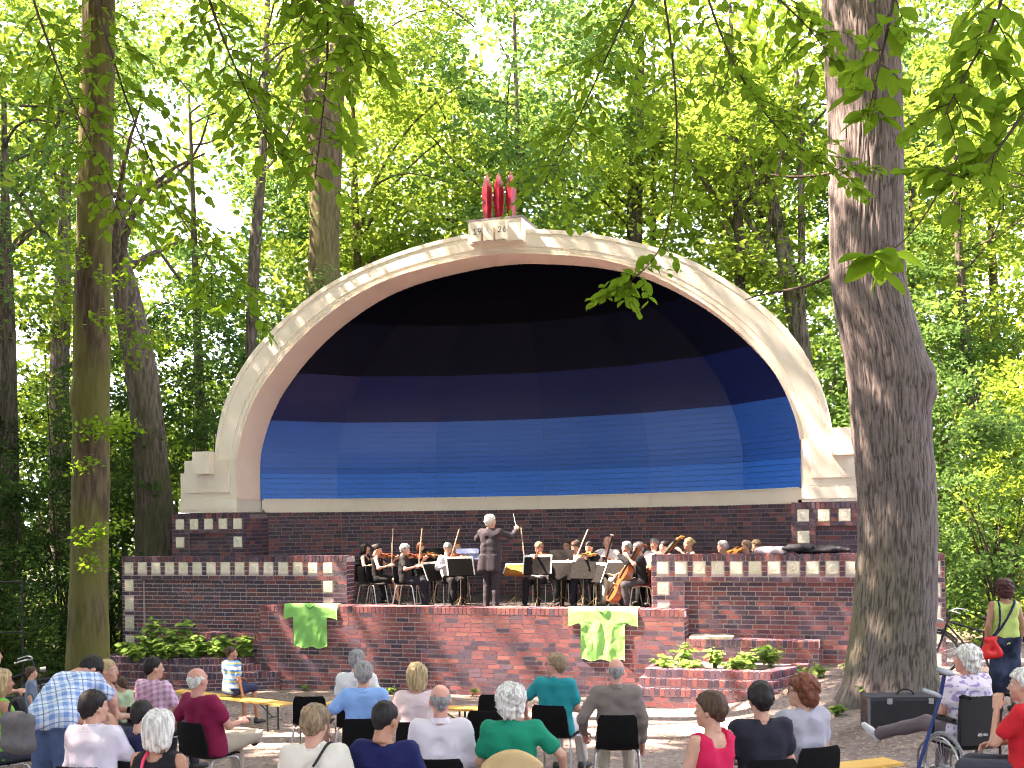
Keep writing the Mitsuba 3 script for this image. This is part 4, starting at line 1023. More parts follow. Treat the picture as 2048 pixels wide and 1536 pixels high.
def hair_mesh(style, seed):
    F = Field((-0.16, -0.18, -0.30), (0.16, 0.15, 0.18), 0.0135)
    def line(P, pts):
        return np.interp(P[..., 1], [p[0] for p in pts], [p[1] for p in pts]) - P[..., 2]
    short = [(-0.13, -0.085), (-0.05, -0.065), (-0.018, -0.03), (0.012, -0.022), (0.03, 0.028), (0.055, 0.045), (0.08, 0.062), (0.11, 0.068)]
    if style in ('short', 'full', 'spiky'):
        t = {'short': 0.008, 'full': 0.02, 'spiky': 0.014}[style]
        F.ell((0, -0.014, 0.038), (0.074 + t, 0.094 + t, 0.084 + t)).cap((0, -0.06, -0.02), (0, -0.065, -0.05), 0.045 + t * 0.6, 0.03 + t * 0.5, 0.04)
        F.cut(lambda P: line(P, short) * 0.8)
        F.ripple(0.008 if style == 'short' else 0.020, (75, 75, 18), seed, 3)
    elif style == 'bob':
        F.ell((0, -0.014, 0.036), (0.097, 0.112, 0.104)).ell((0, -0.03, -0.05), (0.098, 0.088, 0.105), k=0.05)
        F.cut(lambda P: line(P, [(-0.13, -0.128), (0.02, -0.125), (0.045, -0.05), (0.06, 0.03), (0.085, 0.066), (0.12, 0.07)]) * 0.8)
        F.ripple(0.022, (70, 70, 8), seed, 3)
    elif style == 'long':
        F.ell((0, -0.014, 0.036), (0.096, 0.112, 0.104)).cap((0, -0.045, -0.03), (0, -0.07, -0.20), 0.09, 0.07, 0.05)
        F.cut(lambda P: line(P, [(-0.14, -0.24), (-0.0, -0.20), (0.03, -0.05), (0.06, 0.03), (0.085, 0.066), (0.12, 0.07)]) * 0.8)
        F.ripple(0.022, (70, 70, 8), seed, 3)
    elif style == 'curly':
        F.ell((0, -0.02, 0.04), (0.112, 0.122, 0.108)).ell((0, -0.05, -0.05), (0.10, 0.08, 0.085), k=0.05)
        F.cut(lambda P: line(P, [(-0.15, -0.13), (-0.01, -0.10), (0.03, 0.0), (0.06, 0.04), (0.09, 0.06), (0.13, 0.07)]) * 0.8)
        F.ripple(0.028, (42, 42, 42), seed)
    elif style == 'ring':
        F.ell((0, -0.014, 0.028), (0.0785, 0.0985, 0.082)).cap((0, -0.06, -0.02), (0, -0.065, -0.05), 0.046, 0.030, 0.04)
        F.cut(lambda P: line(P, short) * 0.8).cut(lambda P: (P[..., 2] - 0.050 + 0.25 * np.maximum(P[..., 1] + 0.05, 0) + 0.03 * (meshkit.noise(P * 45) - 0.5)) * 0.8)
        F.ripple(0.010, (70, 70, 20), seed)
    elif style == 'updo':
        F.ell((0, -0.014, 0.036), (0.084, 0.104, 0.094)).ell((0, -0.11, 0.03), (0.045, 0.045, 0.045), k=0.02)
        F.cut(lambda P: line(P, short) * 0.8)
        F.ripple(0.007, (50, 50, 20), seed)
    return F.mesh()
HAIRS = {(s_, q_): hair_mesh(s_, 7 * q_ + len(s_)) for s_ in ('short', 'full', 'spiky', 'bob', 'long', 'curly', 'ring', 'updo') for q_ in (0, 1)}
def shoe_mesh():
    F = Field((-0.07, -0.10, -0.03), (0.07, 0.24, 0.14), 0.016)
    F.cap((0, -0.03, 0.035), (0, 0.08, 0.03), 0.038, 0.036, 0.03).cap((0, 0.08, 0.028), (0, 0.16, 0.022), 0.04, 0.03, 0.03).cap((0, -0.02, 0.05), (0, -0.02, 0.09), 0.038, 0.036, 0.03)
    F.cut(lambda P: -P[..., 2])
    return F.mesh()
SHOE = shoe_mesh()

SKIN = {'light': mat((0.52, 0.29, 0.21), 0.55, 0, 0.35), 'pink': mat((0.54, 0.27, 0.21), 0.55, 0, 0.35), 'tan': mat((0.40, 0.205, 0.135), 0.55, 0, 0.35)}
HAIRM = {}
for n_h, c_h in {'white': (0.62, 0.60, 0.57), 'grey': (0.25, 0.24, 0.245), 'blond': (0.42, 0.31, 0.17), 'beige': (0.24, 0.17, 0.105), 'brown': (0.075, 0.042, 0.026), 'dark': (0.016, 0.012, 0.012), 'auburn': (0.15, 0.05, 0.025), 'darkred': (0.06, 0.018, 0.018), 'palegrey': (0.42, 0.41, 0.42)}.items():
    HAIRM[n_h] = pmat(f'hair_{n_h}_material', lambda p, n, uv, c_h=c_h: mix(C3(c_h) * 0.55, C3(c_h) * 1.25, smoothstep(0.25, 0.75, fbm(p.x * 90, p.y * 90, p.z * 8))), 0.6, 0.3)
EYE_W, EYE_D, LIP = mat((0.6, 0.57, 0.54), 0.3), mat((0.02, 0.014, 0.012), 0.3), mat((0.42, 0.15, 0.13), 0.5)
ball = trimesh.creation.icosphere(2, 1.0)
EYE_PLY = mikit.ply(ball, EYE_W, smooth=True); IRIS_PLY = mikit.ply(trimesh.creation.icosphere(1, 1.0), EYE_D, smooth=True)

# arms: elbow and wrist from the shoulder (outwards, forwards, up), hand pose
ARMS = {'lap': ((0.07, 0.05, -0.26), (-0.07, 0.25, -0.30), 'relaxed'), 'side': ((0.07, -0.02, -0.27), (0.07, 0.05, -0.51), 'relaxed'), 'knee': ((0.08, 0.10, -0.25), (0.0, 0.33, -0.27), 'relaxed'),
        'chin': ((0.03, 0.19, -0.24), (-0.09, 0.19, 0.02), 'grip'), 'folded': ((0.10, 0.03, -0.26), (-0.16, 0.19, -0.22), 'grip'), 'back': ((0.16, -0.06, -0.24), (0.14, 0.10, -0.42), 'relaxed'), 'out': ((0.20, 0.02, -0.20), (0.22, 0.14, -0.40), 'relaxed'),
        'fiddle': ((0.02, 0.20, -0.19), (-0.02, 0.38, -0.02), 'grip'), 'bow': ((0.17, 0.10, -0.21), (0.03, 0.31, -0.15), 'grip'), 'cello': ((0.17, 0.17, -0.10), (-0.02, 0.27, 0.07), 'grip'), 'cellobow': ((0.15, 0.17, -0.20), (0.10, 0.40, -0.30), 'grip'),
        'pipe': ((0.10, 0.12, -0.24), (-0.06, 0.30, -0.10), 'grip'), 'pipelow': ((0.10, 0.08, -0.26), (-0.02, 0.27, -0.30), 'grip'), 'up': ((0.16, 0.18, -0.08), (0.12, 0.40, 0.05), 'open'), 'conduct': ((0.20, 0.16, -0.12), (0.16, 0.38, -0.02), 'relaxed'), 'forward': ((0.04, 0.20, -0.2), (-0.02, 0.42, -0.16), 'open'), 'down': ((0.05, 0.18, -0.21), (0.0, 0.30, -0.42), 'relaxed')}

def person(label, xyz, yaw, pose='sit', sc=1.0, skin='light', hair=('short', 'brown'), top=(0.5, 0.5, 0.5), sleeves='short', bottom=(0.05, 0.05, 0.07), legs='trousers', shoes=(0.03, 0.03, 0.03), arms=('lap', 'lap'),
           lean=0.0, head=(0, 0), face=False, w=1.0, fat=1.0, h=0.017, category='person', group=None, neck='crew', wide=1.0, glasses=False, seat_z=0.45, legpose=None, topm=None, bottomm=None, feet=True, fold=1.0, topname='shirt'):
    h = h * 1.25
    k = thing('person', label, category, group)
    M = trans(*xyz) @ rotz(-math.radians(yaw)) @ scl(sc)
    zp = {'sit': seat_z / sc + 0.085, 'stand': 0.93}[pose]
    pel = np.array([0, -0.04 if pose == 'sit' else 0, zp])
    Rl = rotx(-math.radians(lean))[:3, :3]
    def B(x, y, z, t=1.0):                                     # a point of the trunk, leaned about the pelvis
        q = np.array([x, y, z - 0]) ; u = q[2] / 0.5
        R = rotx(-math.radians(lean) * (0.55 + 0.45 * min(max(u, 0), 1)))[:3, :3]
        return pel + R @ q
    sw = 0.165 * w
    sh = {s_: B(s_ * sw, 0, 0.455) for s_ in (-1, 1)}
    nb, ht = B(0, -0.012, 0.50), B(0, 0.012, 0.655)
    arm = {}
    for s_, a in zip((-1, 1), arms):
        e, wv, hp = ARMS[a] if isinstance(a, str) else a
        Rb = rotx(-math.radians(lean) * 0.6)[:3, :3] if not (isinstance(a, str) and a in ('side', 'down')) else np.eye(3)
        arm[s_] = (sh[s_] + Rb @ (np.array(e) * [s_, 1, 1]), sh[s_] + Rb @ (np.array(wv) * [s_, 1, 1]), hp)
    hipj = {s_: pel + [s_ * 0.088, 0, -0.01] for s_ in (-1, 1)}
    leg = {}
    for s_ in (-1, 1):
        if legpose and legpose.get(s_): leg[s_] = [np.array(p, float) for p in legpose[s_]]
        elif pose == 'sit': leg[s_] = [np.array([s_ * 0.12, 0.38, zp - 0.02]), np.array([s_ * 0.13, 0.40 + 0.05 * s_, 0.085])]
        else: leg[s_] = [np.array([s_ * 0.10, 0.03, 0.50]), np.array([s_ * 0.105, -0.01, 0.085])]
    pts = np.array([pel, nb, ht, *sh.values(), *[p for a in arm.values() for p in a[:2]], *[p for l in leg.values() for p in l[:2]]])
    lo, hi = pts.min(0) - 0.22, pts.max(0) + 0.22
    def torso(F, g, hem=0.0):
        for s_ in (-1, 1):
            F.cap(pel + [s_ * 0.075 * fat, 0, 0.0], B(s_ * 0.062 * fat, 0.0, 0.20), 0.098 * fat + g + hem, 0.088 * fat + g, 0.05)
            F.cap(B(s_ * 0.062 * fat, 0.005, 0.20), B(s_ * 0.085 * w, 0.0, 0.38), 0.088 * fat + g, 0.098 + g, 0.05)
            F.cap(B(s_ * 0.06, -0.005, 0.44), sh[s_] , 0.062 + g, 0.056 + g, 0.05)
        F.cap(B(0, -0.012, 0.46), nb, 0.07 + g, 0.052 + g, 0.05)
    # skin
    F = Field(lo, hi, h)
    torso(F, -0.014)
    F.cap(nb, ht - [0, 0, 0.07], 0.05, 0.05, 0.02)
    for s_, (e, wr, hp) in arm.items():
        F.cap(sh[s_], e, 0.047, 0.038, 0.03).cap(e, wr, 0.038, 0.025, 0.02)
    if legs in ('shorts', 'skirt', 'bare'):
        for s_ in (-1, 1):
            F.cap(hipj[s_], leg[s_][0], 0.075, 0.052, 0.03).cap(leg[s_][0], leg[s_][1], 0.052, 0.033, 0.02)
            m_ = leg[s_][0] * 0.65 + leg[s_][1] * 0.35; F.cap(m_ - [0, 0.015, 0], m_ - [0, 0.015, 0], 0.05, 0.05, 0.03)
    mb = MB().add(*F.mesh())
    yw, pt = math.radians(head[0]), math.radians(head[1])
    HM = trans(*ht) @ rotz(-yw) @ rotx(-math.radians(lean) * 0.25 + pt)
    mb.add(xf(HEAD[0], HM), HEAD[1])
    hands = {}
    for s_, (e, wr, hp) in arm.items():
        y_ = unit(wr - e); 
        z_ = np.array([s_ * 0.7, 0.1, 0.7]); z_ = unit(z_ - y_ * (z_ @ y_)); x_ = np.cross(y_, z_)
        if s_ > 0: H_ = frame(wr, x_, y_, z_)
        else: H_ = frame(wr, -x_, y_, z_)
        v, f = HANDS[hp]
        mb.add(xf(v, H_), f if s_ > 0 else f[:, ::-1])
        hands[s_] = H_
    v, f = mb.done()
    part(k, 'body', (xf(v, M), f), SKIN[skin], True)
    # face
    if face:
        for s_ in (-1, 1):
            ek = placed(k, 'eye', EYE_PLY, M @ HM @ trans(s_ * 0.031, 0.079, 0.006) @ scl(0.0125))
            placed(ek, 'iris', IRIS_PLY, M @ HM @ trans(s_ * 0.031, 0.0885, 0.006) @ scl(0.006, 0.0045, 0.006))
            part(k, 'eyebrow', (xf(tube_vf([(s_ * 0.016, 0.092, 0.026), (s_ * 0.03, 0.089, 0.031), (s_ * 0.047, 0.078, 0.027)], 0.0042, 5)[0], M @ HM), tube_vf([(s_ * 0.016, 0.092, 0.026), (s_ * 0.03, 0.089, 0.031), (s_ * 0.047, 0.078, 0.027)], 0.0042, 5)[1]), HAIRM[hair[1]] if hair[1] not in ('white', 'palegrey') else HAIRM['grey'])
        tvv, tff = tube_vf([(-0.022, 0.088, -0.066), (0, 0.0965, -0.065), (0.022, 0.088, -0.066)], [0.003, 0.006, 0.003], 6)
        part(k, 'mouth', (xf(tvv, M @ HM), tff), LIP)
    if glasses:
        g = MB()
        for s_ in (-1, 1):
            a = np.linspace(0, 2 * np.pi, 15)
            g.tube(np.stack([s_ * 0.033 + 0.023 * np.cos(a), np.full(15, 0.103) - 0.01 * np.abs(np.cos(a)), 0.004 + 0.018 * np.sin(a)], -1), 0.0025, 5, caps=False)
            g.tube([(s_ * 0.056, 0.097, 0.008), (s_ * 0.078, 0.02, 0.01), (s_ * 0.082, -0.01, 0.0)], 0.0025, 5)
        g.tube([(-0.01, 0.105, 0.006), (0.01, 0.105, 0.006)], 0.0025, 5)
        v, f = g.done(); part(k, 'glasses', (xf(v, M @ HM), f), DARK_METAL)
    if hair:
        v, f = HAIRS[(hair[0], len(label) % 2)]
        part(k, 'hair', (xf(v, M @ HM @ trans(0, 0, 0)), f), HAIRM[hair[1]], True)
    # clothes
    F = Field(lo, hi, h)
    torso(F, 0.010, 0.012)
    for s_, (e, wr, hp) in arm.items():
        if sleeves == 'long':
            F.cap(sh[s_], e, 0.068, 0.056, 0.035).cap(e, e + (wr - e) * 0.93, 0.056, 0.042, 0.03)
        elif sleeves == 'short':
            F.cap(sh[s_], sh[s_] + (e - sh[s_]) * 0.62, 0.066, 0.066, 0.035)
        elif sleeves == 'none': pass
    if sleeves == 'none':
        for s_, (e, wr, hp) in arm.items(): F.cut_cap(sh[s_] + np.array([s_ * 0.045, 0, 0.06]), e, 0.066, 0.06, 0.02)
    rad_n = {'crew': 0.064, 'collar': 0.060, 'scoop': 0.088, 'strap': 0.105}[neck]
    F.cut_cap(nb + [0, 0.012, 0.01], ht, rad_n, rad_n * 0.9, 0.012)
    if neck in ('strap', 'scoop'): F.cut_cap(B(0, 0.09, 0.44), B(0, 0.16, 0.52), 0.07, 0.09, 0.02); 
    if neck == 'strap': F.cut_cap(B(0, -0.12, 0.48), B(0, -0.16, 0.60), 0.085, 0.10, 0.02)
    if legs not in ('dress',):
        hz = pel[2] - (0.07 if pose == 'sit' else 0.10)
        F.cut(lambda P: (hz - P[..., 2]) * 0.9)
    F.ripple(0.017 * fold, (8, 8, 15), len(label), 3)
    v, f = F.mesh()
    part(k, topname, (xf(v, M), f), topm or mat(top, 0.85, 0, 0.2, 0.3), True)
    if neck == 'collar':
        a = np.linspace(0, 2 * np.pi, 17)
        c0 = np.stack([0.062 * np.cos(a), 0.058 * np.sin(a), np.where(np.sin(a) > 0.8, -0.03, 0.018)], -1); c1 = np.stack([0.084 * np.cos(a), 0.080 * np.sin(a), np.where(np.sin(a) > 0.8, -0.045, -0.02)], -1)
        q = np.vstack([c0, c1]); f = np.array([[i, i + 1, 17 + i + 1, 17 + i] for i in range(16)])
        Rn = rotx(-math.radians(lean))[:3, :3]
        part(k, 'collar', (xf(q @ Rn.T + nb + [0, 0.006, 0.018], M), f), topm or mat(top, 0.85, 0, 0.2, 0.3), True)
    if legs != 'bare':
        F = Field(lo, hi, h)
        g = 0.012
        for s_ in (-1, 1):
            F.cap(pel + [s_ * 0.07 * fat, 0, 0.03], hipj[s_], 0.096 * fat + g * 0.4, 0.10 * fat, 0.05)
            kn, an = leg[s_][:2]
            if legs == 'trousers':
                F.cap(hipj[s_], kn, 0.088 + g * fat, 0.062 + g, 0.04).cap(kn, an + (kn - an) * 0.06, 0.062 + g, 0.048 + g, 0.03)
            elif legs == 'shorts':
                F.cap(hipj[s_], kn + (hipj[s_] - kn) * 0.02, 0.092 + g, 0.076 + g, 0.04)
        if legs in ('skirt', 'dress'):
            a_, b_ = (leg[-1][0] + leg[1][0]) / 2, (leg[-1][1] + leg[1][1]) / 2
            if pose == 'sit':
                for t in (-1, 1): F.cap(hipj[t], hipj[t] * 0.3 + leg[t][0] * 0.7, 0.098, 0.085, 0.09)
            else:
                for t in (-1, 1): F.cap(hipj[t], np.array([t * 0.10, 0.0, 0.30]), 0.10, 0.115, 0.09)
        F.cut(lambda P: P[..., 2] - (pel[2] + 0.10))
        F.ripple(0.014 * fold, (9, 9, 14), len(label) + 1, 3)
        v, f = F.mesh()
        part(k, {'trousers': 'trousers', 'shorts': 'shorts', 'skirt': 'skirt', 'dress': 'skirt'}[legs], (xf(v, M), f), bottomm or mat(bottom, 0.85, 0, 0.2, 0.2), True)
    if feet:
        for s_ in (-1, 1):
            kn, an = leg[s_][:2]
            fwd = unit(np.array([s_ * 0.2, 1.0, 0]))
            FM = frame(an - [0, 0, 0.085], np.array([fwd[1], -fwd[0], 0]), fwd, Z3)
            if len(leg[s_]) > 2: FM = frame(an - leg[s_][2] * 0.08, np.cross(unit(leg[s_][3]), leg[s_][2]), unit(leg[s_][3]), leg[s_][2])
            part(k, 'shoe', (xf(SHOE[0], M @ FM), SHOE[1]), mat(shoes, 0.5), True)
    return dict(key=k, M=M, HM=M @ HM, hands={s_: M @ H_ for s_, H_ in hands.items()}, sh={s_: xf(sh[s_], M) for s_ in sh}, pel=xf(pel, M), nb=xf(nb, M), B=lambda *a: xf(B(*a), M))

# ---- stackable chair with a black plastic shell on steel legs
def chair_proto(shell, leg):
    u = np.linspace(-1, 1, 9)
    prof_ = [(0.20, 0.445), (0.17, 0.46), (0.05, 0.452), (-0.08, 0.447), (-0.16, 0.455), (-0.205, 0.49), (-0.225, 0.56), (-0.245, 0.66), (-0.262, 0.76), (-0.268, 0.80)]
    wd = [0.19, 0.205, 0.21, 0.21, 0.21, 0.205, 0.20, 0.195, 0.185, 0.160]
    top_, bot = [], []
    for (y, z), w_ in zip(prof_, wd):
        for t in u:
            c = 0.028 * t * t
            back = z > 0.5
            top_.append((w_ * t, y + (c * 0.9 if back else 0), z + (0 if back else c * 0.5)))
            bot.append((w_ * t, y + (c * 0.9 if back else 0) - (0.012 if back else 0), z + (0 if back else c * 0.5) - (0.0 if back else 0.012)))
    nu, npr = len(u), len(prof_)
    v = np.array(top_ + bot); o = nu * npr
    f = []
    for a in range(npr - 1):
        for b in range(nu - 1):
            q = [a * nu + b, a * nu + b + 1, (a + 1) * nu + b + 1, (a + 1) * nu + b]
            f += [q, [x + o for x in q[::-1]]]
    ring = [b for b in range(nu)] + [a * nu + nu - 1 for a in range(1, npr)] + [(npr - 1) * nu + b for b in range(nu - 2, -1, -1)] + [a * nu for a in range(npr - 2, 0, -1)]
    for a, b in zip(ring, ring[1:] + ring[:1]): f.append([a, a + o, b + o, b])
    shell_p = mikit.ply((v, np.array(f)), shell, smooth=40)
    legs_ = []
    for sx in (-1, 1):
        for sy in (-1, 1):
            pts_ = [(sx * 0.16, sy * 0.02, 0.437), (sx * 0.185, sy * 0.11, 0.436), (sx * 0.20, sy * 0.15, 0.425), (sx * 0.208, sy * 0.168, 0.39), (sx * 0.235, sy * 0.235, 0.008)]
            legs_.append(mikit.ply(tube_vf(pts_, 0.011, 8), leg, smooth=50))
    bar = mikit.ply(tube_vf([(-0.165, 0.02, 0.436), (0.165, 0.02, 0.436)], 0.009, 6), leg, smooth=50)
    return shell_p, legs_, bar
CHAIR = chair_proto(BLACK_PLASTIC, CHROME)
def chair(label, xyz, yaw, proto=None, group='black stacking chairs of the audience'):
    k = thing('chair', label, 'chair', group)
    M = trans(*xyz) @ rotz(-math.radians(yaw))
    sp, lg, bar = proto or CHAIR
    placed(k, 'shell', sp, M)
    for l in lg: placed(k, 'leg', l, M)
    placed(k, 'crossbar', bar, M)
    return k
def spot(px, py, H):
    """Ground point below a head whose crown shows at (px, py) and is H above the ground."""
    a, b = 3.0, 40.0
    for _ in range(60):
        m = (a + b) / 2; p = at(px, py, m)
        if p[2] - float(ground_z(p[0], p[1])) > H: a = m
        else: b = m
    return np.array([p[0], p[1], float(ground_z(p[0], p[1]))])

# ------------------------------------------------------------------ the audience
def sit(label, px, py, yaw, seat=True, cyaw=None, lift=0.0, sc=1.0, clabel=None, csc=None, **kw):
    H = kw.get('seat_z', 0.45) + 0.865 * sc
    p = spot(px, py, H)
    p[2] += lift
    y_ = math.radians(yaw)
    off = 0.64 * math.sin(math.radians(kw.get('lean', 0))) * 0.85 - 0.03
    o = p - np.array([math.sin(y_), math.cos(y_), 0]) * off * sc
    o[2] = float(ground_z(o[0], o[1])) + lift
    P = person(label, o, yaw, 'sit', sc, **kw)
    if seat: chair(clabel, o, yaw if cyaw is None else cyaw)
    P['o'] = o
    return P
def stand(label, px, py, yaw, H, sc, off=0.0, **kw):
    p = spot(px, py, H)
    y_ = math.radians(yaw)
    o = p - np.array([math.sin(y_), math.cos(y_), 0]) * off
    o[2] = float(ground_z(o[0], o[1]))
    P = person(label, o, yaw, 'stand', sc, **kw); P['o'] = o
    return P

def plaid_mat(name, base, bar, fine, fx, fz, rot):
    c_, s_ = math.cos(rot), math.sin(rot)
    def fn(p, n, uv):
        u, v = (p.x * c_ + p.y * s_) * fx, (p.z + 0.5 * (p.y * c_ - p.x * s_)) * fz
        fu, fv = u - dr.floor(u), v - dr.floor(v)
        a = dr.select(fu < 0.38, 1.0, 0.0) * 0.5 + dr.select(fv < 0.38, 1.0, 0.0) * 0.5
        b = dr.maximum(dr.select((fu > 0.62) & (fu < 0.70), 1.0, 0.0), dr.select((fv > 0.62) & (fv < 0.70), 1.0, 0.0))
        return mix(mix(C3(base), C3(bar), a), C3(fine), b * 0.8)
    return pmat(name, fn, 0.85, 0.2)
PLAID_BLUE = plaid_mat('plaid_blue_material', (0.62, 0.68, 0.78), (0.16, 0.27, 0.55), (0.08, 0.14, 0.36), 9.0, 9.0, 0.5)
PLAID_PINK = plaid_mat('plaid_pink_material', (0.62, 0.42, 0.55), (0.42, 0.20, 0.38), (0.70, 0.60, 0.68), 16.0, 16.0, 0.4)
def stripes_fn(p, n, uv):
    v = p.z * 7.5; f = v - dr.floor(v)
    c = mix(C3((0.16, 0.33, 0.68)), C3((0.62, 0.68, 0.74)), dr.select(f < 0.38, 1.0, 0.0))
    return mix(c, C3((0.62, 0.55, 0.20)), dr.select((f > 0.62) & (f < 0.80), 1.0, 0.0))
STRIPES = pmat('striped_shirt_material', stripes_fn, 0.85, 0.2)
def floral_fn(p, n, uv):
    k = smoothstep(0.58, 0.64, noise(p.x * 34, p.y * 34, p.z * 34))
    return mix(C3((0.66, 0.60, 0.68)), C3((0.25, 0.18, 0.42)), k * 0.8)
FLORAL = pmat('floral_blouse_material', floral_fn, 0.85, 0.2)
DENIM = pmat('denim_material', lambda p, n, uv: mix(C3((0.035, 0.055, 0.12)), C3((0.09, 0.13, 0.24)), fbm(p.x * 9, p.y * 9, p.z * 6)), 0.9, 0.2)
DENIM_DARK = pmat('dark_denim_material', lambda p, n, uv: mix(C3((0.010, 0.014, 0.030)), C3((0.045, 0.06, 0.11)), smoothstep(0.35, 0.7, fbm(p.x * 7, p.y * 7, p.z * 5))), 0.9, 0.2)

# left side of the rows
sit('woman cut off by the left edge in a bright green sleeveless top', 2, 1338, 55, skin='tan', hair=('bob', 'blond'), top=(0.16, 0.46, 0.06), sleeves='none', neck='scoop', arms=('lap', 'knee'), clabel='black chair at the left edge under the woman in bright green')
sit('man in a dark grey t-shirt half hidden at the left edge', -14, 1292, 70, hair=('short', 'brown'), top=(0.035, 0.038, 0.042), arms=('lap', 'knee'), clabel='black chair under the man in dark grey at the left edge')
stand('small boy in a grey blue shirt standing left of the bending man', 62, 1330, 70, 1.10, 0.63, hair=('full', 'brown'), top=(0.13, 0.17, 0.24), bottom=(0.06, 0.07, 0.10), arms=('side', 'side'), face=True)
bm = at(104, 1424, 9.4); bm[2] = float(ground_z(bm[0], bm[1]))
person('man in a blue and white plaid shirt and jean shorts bending forward', bm, 10, 'stand', 1.04, hair=('short', 'dark'), topm=PLAID_BLUE, legs='shorts', bottomm=DENIM, lean=60, arms=('down', 'down'), head=(30, -50), fat=1.15, w=1.0, skin='pink', fold=1.0)
sit('blonde woman in a pale pink sleeveless top seated beside the bending man', 215, 1318, 70, hair=('updo', 'blond'), top=(0.55, 0.36, 0.34), sleeves='none', neck='scoop', arms=('knee', 'knee'), head=(20, 0), face=True, clabel='black chair under the blonde woman next to the bending man')
stand('small boy with brown hair in a pale green t-shirt looking left', 243, 1354, -60, 1.06, 0.62, hair=('full', 'brown'), top=(0.40, 0.50, 0.33), bottom=(0.08, 0.07, 0.08), arms=('side', 'side'), face=True)
W1 = sit('dark haired woman in a white shirt holding a hand to her cheek', 187, 1380, 12, hair=('spiky', 'dark'), top=(0.62, 0.57, 0.66), sleeves='long', neck='collar', arms=('lap', 'chin'), head=(25, 0), bottomm=DENIM, w=0.92, clabel='black chair under the dark haired woman in the white shirt')
sit('dark haired man in a pink plaid shirt looking to the right', 307, 1313, 25, hair=('short', 'dark'), topm=PLAID_PINK, neck='collar', sleeves='short', arms=('lap', 'knee'), head=(30, 0), fat=1.1, clabel='black chair under the man in the pink plaid shirt')
sit('dark haired boy in a navy t-shirt behind the white haired woman', 284, 1400, 30, sc=0.88, hair=('short', 'dark'), top=(0.02, 0.022, 0.07), arms=('lap', 'lap'), head=(0, -5), clabel='black chair under the boy in navy behind the white haired woman')
W2 = sit('white haired woman in a black sleeveless top with a pink strap', 318, 1420, 14, hair=('bob', 'white'), top=(0.014, 0.012, 0.016), sleeves='none', neck='scoop', arms=('lap', 'side'), skin='tan', bottom=(0.10, 0.24, 0.55), w=0.9, clabel='black chair at the bottom edge under the white haired woman in black')
M3 = sit('bald man with white fringe in a maroon t-shirt leaning back', 398, 1331, 34, hair=('ring', 'white'), top=(0.20, 0.012, 0.055), bottom=(0.42, 0.36, 0.29), lean=-10, arms=('back', 'knee'), skin='pink', fat=1.22, w=1.05,
         legpose={-1: [(-0.10, 0.40, 0.52), (-0.12, 0.46, 0.085)], 1: [(0.20, 0.38, 0.60), (-0.02, 0.58, 0.52), np.array([0.3, -0.4, 0.86]), np.array([-0.5, 0.7, 0.5])]}, clabel='black chair under the man in the maroon t-shirt')
# centre rows
sit('grey haired person in a white shirt farthest from the camera', 713, 1300, 4, hair=('full', 'grey'), top=(0.68, 0.68, 0.70), sleeves='short', neck='collar', arms=('lap', 'lap'), clabel='black chair under the grey haired person in white')
sit('grey haired man in a light blue polo shirt', 727, 1323, -3, hair=('full', 'grey'), top=(0.24, 0.40, 0.78), sleeves='short', neck='collar', arms=('out', 'lap'), fat=1.1, clabel='black chair under the man in the light blue polo shirt')
P1 = sit('person with straw brown hair in a cream shirt wearing a shoulder strap', 629, 1410, 6, hair=('full', 'beige'), top=(0.66, 0.62, 0.56), sleeves='short', neck='collar', arms=('lap', 'lap'), head=(8, -6), clabel='black chair at the bottom edge under the person with the shoulder strap')
sit('young man with short black hair in a navy t-shirt', 770, 1402, 8, hair=('short', 'dark'), top=(0.012, 0.014, 0.075), sleeves='short', arms=('lap', 'lap'), head=(22, -14), skin='tan', clabel='black chair at the bottom edge under the young man in navy')
sit('woman with a blond bob in a pale pink top', 834, 1326, -2, hair=('bob', 'blond'), top=(0.66, 0.52, 0.54), sleeves='short', arms=('lap', 'lap'), w=0.92, clabel='black chair under the woman with the blond bob')
sit('balding grey man in a white long sleeved shirt', 880, 1367, 3, hair=('ring', 'grey'), top=(0.66, 0.60, 0.68), sleeves='long', neck='collar', arms=('lap', 'lap'), skin='pink', head=(-10, 0), fat=1.12, clabel='black chair under the balding man in the white shirt')
G1 = sit('white haired woman in an emerald green shirt', 1022, 1368, 2, hair=('curly', 'white'), top=(0.012, 0.22, 0.13), sleeves='short', arms=('lap', 'out'), clabel='chair under the woman in emerald green with a beige jacket over its back')
sit('man with glasses in a teal t-shirt turning his head left', 1110, 1306, 22, hair=('full', 'beige'), top=(0.02, 0.24, 0.28), sleeves='short', arms=('out', 'lap'), head=(-92, 8), skin='pink', face=True, glasses=True, bottom=(0.52, 0.48, 0.46), fat=1.08, clabel='black chair under the man in the teal t-shirt')
sit('bald man in a grey brown jacket with one arm hanging down', 1232, 1316, 4, hair=('ring', 'grey'), top=(0.19, 0.155, 0.145), sleeves='long', neck='collar', arms=('back', 'side'), skin='pink', bottom=(0.45, 0.40, 0.33), fat=1.12, w=1.08, fold=1.5, topname='jacket', clabel='black chair under the man in the grey brown jacket')
